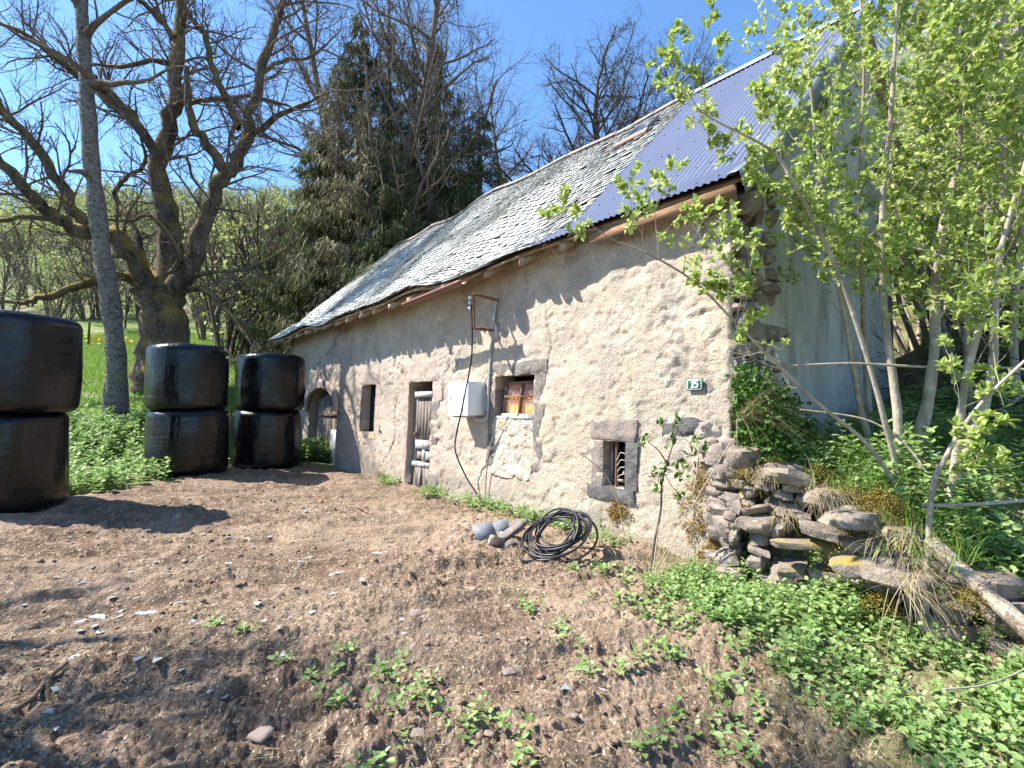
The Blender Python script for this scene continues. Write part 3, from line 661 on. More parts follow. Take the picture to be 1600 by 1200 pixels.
def roof():
    xs = np.linspace(-13.05, .12, 80); ss = np.linspace(0.03, LS, 20)
    X, S = np.meshgrid(xs, ss, indexing='ij'); mb = MB(); q0 = eave0(X)+.07; S = q0+S*(LS-q0)/LS; mb.add(rp(X, S, -.05).reshape(-1, 3), gridfaces(80, 20))
    ys = np.linspace(3.5, 5.5, 6); X, Y = np.meshgrid(xs, ys, indexing='ij')
    top = rp(X[:, 0], np.full(80, LS), -.05)
    Z = top[:, 2][:, None]-.95*(Y-3.5); mb.add(np.stack([X, Y, Z], -1).reshape(-1, 3), gridfaces(80, 6)[:, ::-1])
    m_deck = wood('roof_boards', (.33, .25, .17), (.16, .11, .075), (.5, .4, .3), axis=0)
    deck = mb.build('roof', m_deck, house, smooth=False); s_ = deck.modifiers.new('s', 'SOLIDIFY'); s_.thickness = .03; s_.offset = 0
    # slates: overlapping rows with rounded tails, slipped and broken ones among them
    r = np.random.RandomState(3); mb = MB(); s = -.06; row = 0
    V = []
    while s < LS-.02:
        k = .78+.5*(1-s/LS)*.55; ex = .125*k
        x = -13.15-r.rand()*.2
        while x < XS+.06:
            wd = r.uniform(.15, .27)*k; ln = ex*2.3
            if s > eave0(x)-.07 and not (-3.25 < x+wd/2 < -2.72 and LS-1.25 < s+.1 < LS-.75) and r.rand() > .004:
                ds = r.normal(0, .008)+(-.05*r.rand() if r.rand() < .05 else 0)
                if s < eave0(x)+.05: ds += r.uniform(-.05, .02)*(2.2 if -8 < x < -4 else 1)
                tw = r.normal(0, .04)
                t = np.array([[-.5, .95], [-.5, .30], [-.34, .07], [0, 0], [.34, .07], [.5, .30], [.5, .95]])
                t = t+r.uniform(-.04, .04, t.shape)
                px = x+wd/2+t[:, 0]*wd*.98; psl = s+ds+t[:, 1]*ln
                px = px+(psl-s)*tw
                px = np.minimum(px, XS+.05)
                hh = .052-.048*t[:, 1]+r.uniform(0, .006)+(r.rand()*.02 if r.rand() < .08 else 0)
                psl = np.clip(psl, eave0(x)-.1, LS)
                a = rp(px, psl, hh); b = rp(px, psl, hh-.009)
                v = np.concatenate([a, b]); mb.add(v, [[6, 5, 4, 3, 2, 1, 0]]); 
                q = np.array([[i, i+1, i+8, i+7] for i in range(6)]); nn = mb.n-14
                mb.f.append((q+nn).ravel()); mb.tot.append(np.full(6, 4)); mb.mi.append(np.zeros(6))
            x += wd+r.uniform(0, .006)
        s += ex; row += 1
    o = mb.build('slates', m_slate, deck)
    # corrugated sheets
    m_cor = newmat('blue_grey_metal', (.118, .138, .21), .55, 0, .22)
    f, h = noise_fac(m_cor, 1.2, .4, .7, 6, stretch=(1, .3, .3)); mixin(m_cor, mulfac(m_cor, f, .5), (.15, .17, .235))
    f, h = noise_fac(m_cor, 12, .55, .75, 6, seed=4); mixin(m_cor, mulfac(m_cor, f, .25), (.22, .235, .30))
    edges = [XS-.07, -1.46, -.62, .17]
    for i, (a, b) in enumerate(zip(edges[:-1], edges[1:])):
        n = int((b-a+.05)/.076*10); xs = np.linspace(a-.0, b+(.06 if i < 2 else 0), n)
        ss = np.concatenate([np.linspace(0, .7, 6), np.linspace(.72, 1.4, 12), np.linspace(1.5, LS+.02, 16)])
        X, S = np.meshgrid(xs, ss, indexing='ij'); e0 = eave0(X)+.0; S = np.where(S < .7, e0+(.7-e0)*S/.7, S); H = .03+.0085*np.cos(X*2*math.pi/.076)+(.004 if i % 2 else 0)+.004*vnoise(X*2, S*1.2, 0, 3)
        mb = MB(); mb.add(rp(X, S, H).reshape(-1, 3), gridfaces(len(xs), len(ss)))
        sc_ = mb
        for sx in np.arange(a+.09, b, .228):
            for q in (.50, 1.3, 2.3, 3.3, 4.4, 5.15):
                p = rp(np.array([round(sx/.076)*.076]), np.array([q+.05+.02*math.sin(sx*9)]), .043)[0]; sc_.box(p-.007, p+.007)
        c = mb.build('corrugated_sheet', m_cor, deck, smooth=True); s_ = c.modifiers.new('s', 'SOLIDIFY'); s_.thickness = .002
    # verge flashing and ridge caps
    vf = MB(); S = np.linspace(.38, LS, 30); top = rp(np.full(30, .15), S, .045); top2 = rp(np.full(30, .185), S, .045); low = rp(np.full(30, .19), S, -.15); low2 = rp(np.full(30, .17), S, -.16)
    prof = np.stack([top-[.1, 0, 0], top, top2, low, low2], 1); vf.add(prof.reshape(-1, 3), gridfaces(30, 5))
    m_fl = newmat('dark_slate_flashing', (.15, .19, .23), .4, .2); o = vf.build('verge_flashing', m_fl, deck); s_ = o.modifiers.new('s', 'SOLIDIFY'); s_.thickness = .002
    rc = MB()
    xs = np.linspace(XS-.05, .2, 20); t = rp(xs, np.full(20, LS), .055)
    rc.add(np.stack([t+[0, -.13, -.115], t+[0, -.03, .0], t+[0, .03, .0], t+[0, .14, -.115]], 1).reshape(-1, 3), gridfaces(20, 4))
    o = rc.build('metal_ridge_cap', newmat('pale_blue_metal', (.36, .42, .50), .4, .3), deck); s_ = o.modifiers.new('s', 'SOLIDIFY'); s_.thickness = .002
    rc = MB(); x = -13.0
    while x < XS-.1:
        xs = np.linspace(x, min(x+.45, XS-.03), 5); t = rp(xs, np.full(5, LS), .06)+np.array([0, 0, r.uniform(0, .02)])
        prof = [(-.15, -.12), (-.09, -.045), (0, 0.005), (.09, -.045), (.15, -.12)]
        rc.add(np.stack([t+[0, a, b] for a, b in prof], 1).reshape(-1, 3), gridfaces(5, 5)); x += .43
    m_tile = newmat('ridge_tile_clay', (.40, .30, .25), .9); f, h = noise_fac(m_tile, 4, .4, .6); mixin(m_tile, f, (.30, .29, .27))
    o = rc.build('ridge_tiles', m_tile, deck, smooth=True); s_ = o.modifiers.new('s', 'SOLIDIFY'); s_.thickness = .012
    # skylight
    sk = MB(); a, b, s0, s1 = -3.22, -2.75, LS-1.2, LS-.68
    def bar(x0, x1, q0, q1, hh=.10):
        c = [(x0, q0), (x1, q0), (x1, q1), (x0, q1)]; X = np.array([p[0] for p in c]); Q = np.array([p[1] for p in c])
        v = np.concatenate([rp(X, Q, 0.), rp(X, Q, hh)]); sk.add(v, [[4, 5, 6, 7], [0, 1, 5, 4], [1, 2, 6, 5], [2, 3, 7, 6], [3, 0, 4, 7]])
    bar(a, b, s0, s0+.05); bar(a, b, s1-.05, s1); bar(a, a+.05, s0+.05, s1-.05); bar(b-.05, b, s0+.05, s1-.05)
    o = sk.build('skylight', newmat('skylight_frame', (.11, .12, .13), .5, .3), deck)
    g = MB(); c = [(a+.05, s0+.05), (b-.05, s0+.05), (b-.05, s1-.05), (a+.05, s1-.05)]; X = np.array([p[0] for p in c]); Q = np.array([p[1] for p in c])
    g.add(np.concatenate([rp(X, Q, .07), rp(X, Q, .078)]), [[4, 5, 6, 7], [3, 2, 1, 0]]); g.build('glass', newmat('skylight_glass', (.03, .05, .07), .04, 0, .8), o)
    sl = MB(); X = np.array([a-.16, b+.1, b+.06, a-.12]); Q = np.array([s0-.12, s0-.16, s0, s0]); sl.add(np.concatenate([rp(X, Q, .1), rp(X, Q, .07)]), [[0, 1, 2, 3], [7, 6, 5, 4], [0, 4, 5, 1]])
    sl.build('skylight_apron', newmat('clay_red', (.42, .27, .22), .8), o)
    # rafter tails and fascia under the eaves
    for x in np.arange(-12.6, .1, .62):
        rt = MB(); ww = .05; xx = x+rnd.uniform(-.06, .06)
        Y = np.array([-.40+.85*(eave0(xx)+.06), .28]); Zt = 3.30+(Y+.45)*.56/.9*1.0-.085+.012
        v = []
        for (yy, zz) in zip(Y, Zt):
            for dx, dz in ((-ww, 0), (ww, 0), (ww, -.11), (-ww, -.11)): v.append((xx+dx, yy, zz+dz))
        rt.add(v, [[0, 1, 2, 3], [7, 6, 5, 4], [0, 4, 5, 1], [1, 5, 6, 2], [2, 6, 7, 3], [3, 7, 4, 0]])
        rt.build('rafter', m_deck, deck)
    fb = MB(); fb.box((XS+.75, -.085, 3.345), (.12, -.063, 3.465), .001); fb.build('fascia_board', wood('orange_brown_board', (.27, .15, .08), (.16, .085, .045), (.36, .22, .13), axis=0), deck)
    # wall plate stones closing the gap
    mbp = MB(); cells = []; rr_ = np.random.RandomState(8); x = -12.7
    while x < -.1:
        wd = rr_.uniform(.15, .4); cells.append(((x+wd/2, .33, 3.40+rr_.uniform(-.03, .03)), (wd*.95, .28, .24), (0, 0, 0))); x += wd
    rubble(mbp, cells, 9); smooth_angle(mbp.build('wall_head', m_rubble, house))
    # loose rusty gutter
    gt = MB(); A = np.linspace(math.pi*.95, 2*math.pi*1.02, 9); xs = np.linspace(-5.1, -3.45, 12)
    Xg, Ag = np.meshgrid(xs, A, indexing='ij'); zc = 3.13+(Xg+5.1)*.045; gt.add(np.stack([Xg, -.50+.055*np.cos(Ag), zc+.05*np.sin(Ag)], -1).reshape(-1, 3), gridfaces(12, 9))
    o = gt.build('gutter', newmat('red_brown_metal', (.20, .09, .07), .5, .2), deck, smooth=True); s_ = o.modifiers.new('s', 'SOLIDIFY'); s_.thickness = .003
roof()

# ---------------------------------------------------------------- things fixed to the wall
def wp(x, d, z): return h2w(x, BAT*z+d, z)       # point d metres behind (+) or before (-) the front wall
def bp(cx, hw, c):                               # not used for shapes that need the wall frame
    return None
def local_thing(name, x, z, **k):
    p = wp(x, 0, z); return empty(name, p, AH, **k)
box = local_thing('meter_box', -3.95, 1.37, label='white electrical meter box fixed to the wall between door and window', cat='meter box')
m_white = newmat('white_enamel', (.78, .80, .82), .45); f, h = noise_fac(m_white, 4, .5, .8, 6, stretch=(1, 1, .3)); mixin(m_white, mulfac(m_white, f, .3), (.6, .6, .58))
def rbox(mb, a, b, r=.01): mb.box(a, b)
def bev(o, w_=.008):
    m = o.modifiers.new('b', 'BEVEL'); m.width = w_; m.segments = 2; return o
mb = MB(); mb.box((-.26, -.27, .02), (.24, -.0, .50)); bev(mb.build('casing', m_white, box))
mb = MB(); mb.box((-.268, -.30, .01), (.248, -.272, .51)); bev(mb.build('lid', m_white, box))
mb = MB(); mb.box((.12, -.306, .02), (.128, -.299, .50)); mb.build('lid_rib', m_white, box)
mb = MB(); mb.tubes(np.array([[-.20, -.300, .26], [-.20, -.309, .26]]), np.array([.012, .012]), 12, cap=True); mb.build('lock', m_rust, box)
mb = MB(); mb.box((-.22, -.24, -.01), (.2, -.03, .018)); mb.build('cable_entry', newmat('grey_plastic', (.3, .3, .3), .5), box)
m_pipe = newmat('grey_conduit', (.42, .41, .39), .5); f, h = noise_fac(m_pipe, 8, .45, .7); mixin(m_pipe, f, (.26, .25, .24))
m_cable = newmat('black_cable', (.02, .02, .022), .4)
def pathobj(name, pts, r, mat, parent=None, k=8, n=40, **kw):
    pts = np.array(pts, float); t = np.linspace(0, len(pts)-1, n); i = np.clip(t.astype(int), 0, len(pts)-2); fr_ = (t-i)[:, None]
    pm = pts[np.clip(i-1, 0, len(pts)-1)]; p0 = pts[i]; p1 = pts[i+1]; p2 = pts[np.clip(i+2, 0, len(pts)-1)]
    sm = .5*((2*p0)+(-pm+p1)*fr_+(2*pm-5*p0+4*p1-p2)*fr_**2+(-pm+3*p0-3*p1+p2)*fr_**3)
    mb = MB(); mb.tubes(sm, np.full(n, r), k, cap=True); o = mb.build(name, mat, parent, smooth=True)
    return tag(o, **kw)
pathobj('conduit_pipe', [wp(-3.50, -.03, 3.02), wp(-3.55, -.03, 2.6), wp(-3.585, -.03, 2.2), wp(-3.60, -.03, 1.8), wp(-3.60, -.035, 1.42), wp(-3.62, -.05, 1.33), wp(-3.72, -.1, 1.32), wp(-3.78, -.12, 1.345)], .022, m_pipe, None, n=60,
        label='grey conduit pipe running down the wall into the white meter box', cat='pipe')
pathobj('conduit_pipe', [wp(-3.565, -.03, 2.0), wp(-3.68, -.05, 1.85), wp(-3.64, -.05, 1.62), wp(-3.66, -.04, 1.45)], .012, m_pipe, None, label='thin bent grey pipe looping beside the white meter box', cat='pipe')
br = local_thing('cable_bracket', -3.5, 2.58, label='rusty iron bracket frame standing out from the wall under the eaves', cat='bracket')
def locp(p):   # house-local (x, d, z) -> bracket local
    return (p[0]+3.5, p[1], p[2]-2.58)
def flatbar(name, a, b, t, parent, mat=m_rust):
    mb = MB(); a = np.array(a); b = np.array(b); mb.tubes(np.array([a, b]), np.array([t, t]), 4, cap=True); return mb.build(name, mat, parent)
flatbar('upright_bar', locp((-3.46, -.42, 2.56)), locp((-3.47, -.42, 3.06)), .022, br)
flatbar('arm', locp((-3.47, -.42, 3.05)), locp((-3.50, .05, 3.02)), .02, br); flatbar('arm', locp((-3.46, -.42, 2.58)), locp((-3.56, .05, 2.60)), .02, br)
mb = MB()
for k in range(3):
    zz = 2.98-.07*k; p = np.array(locp((-3.52, -.45, zz))); mb.tubes(np.array([p, p+[0, 0, .02], p+[0, 0, .045], p+[0, 0, .05]]), np.array([.012, .028, .02, .008]), 10)
mb.build('insulator', newmat('white_porcelain', (.8, .8, .78), .2), br, smooth=True)
pathobj('wire', [locp((-3.47, -.42, 3.05)), locp((-3.58, -.44, 3.0)), locp((-3.57, -.45, 2.9)), locp((-3.5, -.45, 2.86)), locp((-3.49, -.46, 2.98))], .004, m_cable, br, k=5)
pathobj('hanging_cable', [wp(-3.50, -.45, 2.90), wp(-3.47, -.44, 2.5), wp(-3.50, -.42, 2.15), wp(-3.62, -.40, 1.8), wp(-3.78, -.36, 1.45), wp(-3.98, -.30, 1.1), wp(-4.05, -.25, .85), wp(-3.9, -.15, .5), wp(-3.72, -.08, .28), wp(-3.6, -.06, .16)], .011, m_cable, n=80,
        label='black cable hanging from the rusty bracket past the white meter box to the ground', cat='cable')
pathobj('earth_cable', [wp(-3.36, -.06, 1.18), wp(-3.42, -.065, 1.1), wp(-3.50, -.06, .9), wp(-3.56, -.05, .6), wp(-3.58, -.05, .12)], .009, newmat('grey_cable', (.25, .24, .22), .6), n=40,
        label='thin grey cable running down the wall beside the stone filled window', cat='cable')
mb = MB(); mb.box((-.06, -.03, -.12), (.06, .0, .1), .02); o = mb.build('render_patch', m_whitewood, br)
# number plate
plate = local_thing('house_number_sign', -.375, 1.735, label='small green enamel house number plate reading 15 in white', cat='sign')
m_green = newmat('green_enamel', (.02, .10, .065), .25, 0, .5); m_wh = newmat('white_enamel_paint', (.85, .86, .84), .3)
def rrect(w_, h_, r, n=5):
    p = []
    for cx, cy, a0 in ((w_/2-r, h_/2-r, 0), (-w_/2+r, h_/2-r, 90), (-w_/2+r, -h_/2+r, 180), (w_/2-r, -h_/2+r, 270)):
        for k in range(n): a = R(a0+90*k/(n-1)); p.append((cx+r*math.cos(a), cy+r*math.sin(a)))
    return p
def slab(name, outline, y0, y1, mat, parent):
    n = len(outline); v = [(x, y0, z) for x, z in outline]+[(x, y1, z) for x, z in outline]
    mb = MB(); mb.add(v, [list(range(n))]); mb.f.append(np.array([list(range(n, 2*n))[::-1]]).ravel()); mb.tot.append(np.array([n])); mb.mi.append(np.array([0]))
    q = np.array([[i, i+n, (i+1) % n+n, (i+1) % n] for i in range(n)]); mb.f.append(q.ravel()); mb.tot.append(np.full(n, 4)); mb.mi.append(np.zeros(n))
    return mb.build(name, mat, parent)
slab('plate', rrect(.168, .112, .018), -.034, -.026, m_green, plate)
def ringslab(name, w_, h_, r, t, y0, y1, mat, parent):
    o = np.array(rrect(w_, h_, r)); i = np.array(rrect(w_-2*t, h_-2*t, max(r-t, .003))); n = len(o)
    v = [(x, y0, z) for x, z in o]+[(x, y0, z) for x, z in i]+[(x, y1, z) for x, z in o]
    mb = MB(); mb.add(v, [[k, (k+1) % n, (k+1) % n+n, k+n] for k in range(n)]+[[k, k+2*n, (k+1) % n+2*n, (k+1) % n] for k in range(n)]); return mb.build(name, mat, parent)
ringslab('border', .152, .098, .016, .007, -.0365, -.034, m_wh, plate)
slab('digit', [(-.034, .024), (-.022, .034), (-.010, .034), (-.010, -.026), (-.002, -.026), (-.002, -.035), (-.040, -.035), (-.040, -.026), (-.026, -.026), (-.026, .018), (-.034, .014)], -.037, -.0345, m_wh, plate)
slab('digit', [(.008, .034), (.042, .034), (.042, .022), (.020, .022), (.020, .010), (.032, .010), (.042, .002), (.044, -.014), (.038, -.030), (.024, -.036), (.006, -.032), (.004, -.020), (.018, -.024), (.028, -.020), (.030, -.008), (.024, -.001), (.008, -.001)], -.037, -.0345, m_wh, plate)

# ---------------------------------------------------------------- wrapped hay bales
m_wrap = newmat('black_bale_wrap', (.004, .004, .005), .26, 0, .38)
f, h = noise_fac(m_wrap, 2.2, .4, .7, 4, stretch=(1, 1, .25)); f, h2 = noise_fac(m_wrap, 16, .3, .7, 4, stretch=(1, 1, .12), seed=3); f5, h3 = noise_fac(m_wrap, 3, .5, .72, 6, seed=5)
mixin(m_wrap, mulfac(m_wrap, f5, .15), (.022, .019, .017)); f, h7 = noise_fac(m_wrap, 1, .3, .7, 3, stretch=(.5, .5, 11), seed=8); f, h8 = noise_fac(m_wrap, 5, .3, .7, 5, seed=18); bump(m_wrap, h, .7, .06); bump(m_wrap, h2, .3, .010); bump(m_wrap, h7, .35, .02); bump(m_wrap, h8, .3, .02)
N, L = nodes(m_wrap); L.new(remap(m_wrap, h3, .4, .7, .2, .45), N['Principled BSDF'].inputs['Roughness'])
def bale(x, y, z, ang, seed, label, dia=1.36, hgt=1.22):
    o = empty('hay_bale', (x, y, z), ang, label=label, cat='hay bale', group='black wrapped round hay bales stacked in pairs')
    r = dia/2; c = .13
    prof = [(0, 0), (r*.5, .0), (r-c*1.2, .005)]+[(r-c+c*math.sin(a), c-c*math.cos(a)) for a in np.linspace(.15, math.pi/2, 7)]
    up = [(q, hgt-w_) for q, w_ in prof][::-1]
    mid = [(r+.012*math.sin(t*math.pi), c+(hgt-2*c)*t) for t in np.linspace(0, 1, 14)[1:-1]]
    pr = np.array(prof+mid+up); A = np.linspace(0, 2*math.pi, 97)[:-1]
    AA, I = np.meshgrid(A, np.arange(len(pr)), indexing='ij'); Q = pr[I][..., 0]; Z = pr[I][..., 1]
    d = .03*fbm(np.cos(AA)*1.6+seed*7, np.sin(AA)*1.6, Z*1.2, 2, seed)+.006*vnoise(AA*9, Z*1.3, seed, 4)
    Q2 = Q*(1+d*(Q > .3)); Z2 = Z+.02*fbm(np.cos(AA)*Q*2+seed*5, np.sin(AA)*Q*2, 0, 2, seed+3)*(Z > .6)
    v = np.stack([Q2*np.cos(AA), Q2*np.sin(AA), Z2], -1).reshape(-1, 3); m = len(pr); n = len(A)
    f = np.array([[i*m+j, ((i+1) % n)*m+j, ((i+1) % n)*m+j+1, i*m+j+1] for i in range(n) for j in range(m-1)])
    mb = MB(); mb.add(v, f); mb.build('plastic_wrap', m_wrap, o, smooth=True)
BALES = [(-6.42, 6.62, 'bottom black bale of the left stack nearest the camera', 'top black bale of the left stack nearest the camera', 0.02),
         (-6.20, 10.05, 'bottom black bale of the middle stack, nettles at its foot', 'top black bale of the middle stack', -.02),
         (-5.30, 11.45, 'bottom black bale of the right stack next to the arched barn door', 'top black bale of the right stack nearest the house', .03)]
for i, (x, y, lb, lt, dx) in enumerate(BALES):
    z = float(HF(x+.3, y-.5))-.02
    bale(x-dx, y, z, i*2.1, i*2+1, lb); bale(x+dx+(.06 if i == 0 else 0), y+.02, z+1.205, i*1.3+.7, i*2+2, lt)

#@@VEG
# ---------------------------------------------------------------- vegetation tools
class Tree:
    def __init__(s, seed): s.r = random.Random(seed); s.nr = np.random.RandomState(seed); s.paths = {}; s.tips = []
    def path(s, pts, rad, k): s.paths.setdefault((len(pts), k), []).append((pts, rad))
    def grow(s, p, d, L, r, lev, cfg):
        """cfg[lev] = dict(n, wig, trop, kids, ang, ratio, rr, start, k)"""
        c = cfg[lev]; R_ = s.r; n = c.get('n', 5); pts = [p]; rad = [r]; x, y, z = p; dx, dy, dz = d; st = L/n; dirs = [d]
        wg = c.get('wig', .2); tr = c.get('trop', 0)
        for i in range(n):
            dx += R_.gauss(0, wg); dy += R_.gauss(0, wg); dz += R_.gauss(0, wg)+tr
            m = math.sqrt(dx*dx+dy*dy+dz*dz)+1e-9; dx /= m; dy /= m; dz /= m
            x += dx*st; y += dy*st; z += dz*st; pts.append((x, y, z)); rad.append(max(r*(1-(1-c.get('tip', .35))*(i+1)/n), .0012)); dirs.append((dx, dy, dz))
        s.path(pts, rad, c.get('k', 4))
        if lev >= len(cfg)-1: s.tips.append((pts, dirs, L)); return
        kids = c.get('kids', 4); kids = kids if isinstance(kids, int) else R_.randint(*kids)
        for j in range(kids):
            t = c.get('start', .3)+(1-c.get('start', .3))*(j+R_.random())/kids; q = min(t*n, n-.001); i = int(q); f = q-i
            a = pts[i]; b = pts[i+1]; pp = tuple(a[m]+(b[m]-a[m])*f for m in range(3)); dd = dirs[i+1]
            s.side(pp, dd, L*c.get('ratio', .6)*R_.uniform(.7, 1.2)*(1-.35*t), max(rad[i]*c.get('rr', .55), .0015), c.get('ang', 45), lev+1, cfg)
    def side(s, p, d, L, r, ang, lev, cfg):
        R_ = s.r; v = Vector(d); o = v.orthogonal().normalized(); from_ = R_.uniform(0, 6.283)
        o = (o*math.cos(from_)+v.cross(o)*math.sin(from_)); a = R(ang*R_.uniform(.7, 1.25))
        nd = (v*math.cos(a)+o*math.sin(a)).normalized(); s.grow(p, tuple(nd), L, r, lev, cfg)
    def limb(s, pts, rad, cfg=None, lev=0, step=.5, start=.25, Lk=1.5, ang=50, k=10, jit=.03, sub=4):
        """smooth hand placed limb; side branches along it from cfg"""
        pts = np.array(pts, float); n = (len(pts)-1)*sub+1; t = np.linspace(0, len(pts)-1, n); i = np.clip(t.astype(int), 0, len(pts)-2); f = (t-i)[:, None]
        pm = pts[np.clip(i-1, 0, len(pts)-1)]; p0 = pts[i]; p1 = pts[i+1]; p2 = pts[np.clip(i+2, 0, len(pts)-1)]
        sm = .5*((2*p0)+(-pm+p1)*f+(2*pm-5*p0+4*p1-p2)*f**2+(-pm+3*p0-3*p1+p2)*f**3)
        rr = np.interp(t, range(len(pts)), rad); sm[1:] += s.nr.normal(0, 1, (n-1, 3))*jit*np.minimum(rr[1:, None]*8, 1)
        s.path([tuple(q) for q in sm], list(rr*(1+.06*s.nr.normal(size=n))), k)
        if cfg:
            seg = np.linalg.norm(np.diff(sm, axis=0), axis=1); cum = np.concatenate([[0], np.cumsum(seg)]); tot = cum[-1]; q = tot*start
            while q < tot:
                j = min(np.searchsorted(cum, q)-1, n-2); j = max(j, 0); a = (q-cum[j])/seg[j]; pp = sm[j]+(sm[j+1]-sm[j])*a; dd = (sm[j+1]-sm[j])/seg[j]
                s.side(tuple(pp), tuple(dd), Lk*s.r.uniform(.6, 1.2), max(min(rr[j]*.35, .022*Lk), .003), ang, lev, cfg); q += step*s.r.uniform(.5, 1.4)
            s.grow(tuple(sm[-1]), tuple((sm[-1]-sm[-2])/seg[-1]), Lk, rr[-1], lev, cfg)
        return sm
    def wood(s, mb=None, kmin=0, kmax=99):
        mb = mb or MB()
        for (n, k), l in s.paths.items():
            if kmin <= k <= kmax: mb.tubes(np.array([a for a, b in l]), np.array([b for a, b in l]), k)
        return mb
    def tip_arrays(s, per, lo=.15):
        """points, directions spread along the last-order twigs"""
        P_, D_ = [], []
        for pts, dirs, L in s.tips:
            n = len(pts)-1
            for j in range(per):
                q = (lo+(1-lo)*(j+s.r.random())/per)*n; q = min(q, n-.001); i = int(q); f = q-i
                P_.append([pts[i][m]+(pts[i+1][m]-pts[i][m])*f for m in range(3)]); D_.append(dirs[i+1])
        return np.array(P_), np.array(D_)
def rand_unit(n, rs): v = rs.normal(size=(n, 3)); return v/np.linalg.norm(v, axis=1, keepdims=True)
def leafset(mb, Pp, D, size, rs, wr=.6, out=.9, upb=.5, mi=0, szvar=.35, droop=0):
    n = len(Pp); o = rand_unit(n, rs); o -= D*(o*D).sum(1, keepdims=True)*.7
    d = D*.45+o*out; d[:, 2] += upb*.4-droop; nrm = rand_unit(n, rs)*.55; nrm[:, 2] += 1
    mb.leaves(Pp, d, nrm, size*(1+rs.uniform(-szvar, szvar, n)), wr, mi)
G0 = (0, 0, 0)
m_bark_moss = bark('mossy_dark_bark', (.085, .066, .052), (.035, .028, .023), (.17, .145, .12), (.27, .19, .035), (.40, .52), 5, (-.1, .6))
m_bark_grey = bark('grey_flaky_bark', (.17, .155, .135), (.07, .062, .053), (.30, .28, .25), (.17, .16, .06), (.6, .72), 10, (-1, .3), st=(1, 1, 1.6), b=.9)
m_bark_twig = bark('grey_twigs', (.14, .112, .09), (.08, .064, .05), (.21, .175, .14), sc=3)
m_bark_dark = bark('dark_branches', (.075, .06, .052), (.04, .033, .03), (.13, .11, .09), sc=3)
m_bark_sap = bark('smooth_pale_bark', (.40, .34, .26), (.26, .215, .16), (.50, .46, .38), (.17, .15, .07), (.6, .75), 9, (-1, .4), st=(1, 1, .3), b=.4)
m_leaf_sap = leafmat('fresh_spring_leaves', [(.22, .32, .06), (.42, .52, .13), (.62, .69, .28)], .48)
m_leaf_bush = leafmat('light_green_leaves', [(.26, .32, .09), (.37, .44, .13), (.48, .53, .2)], .45)
m_leaf_dark = leafmat('dark_ivy_leaves', [(.03, .075, .018), (.05, .12, .03), (.08, .17, .04)], .2, .35)
m_leaf_nettle = leafmat('nettle_leaves', [(.15, .26, .07), (.26, .39, .12), (.42, .53, .22)], .4, .5)
m_needle = leafmat('spruce_needles', [(.05, .068, .026), (.085, .105, .04), (.15, .16, .065)], .3, .8)
m_lichen = leafmat('olive_hanging_twigs', [(.13, .12, .07), (.20, .18, .10), (.28, .25, .15)], .2, .8)
m_grass = leafmat('meadow_grass', [(.13, .24, .035), (.20, .33, .05), (.30, .40, .08)], .4)
m_dry = leafmat('dry_grass', [(.32, .24, .13), (.46, .37, .22), (.58, .48, .31)], .25, .8)

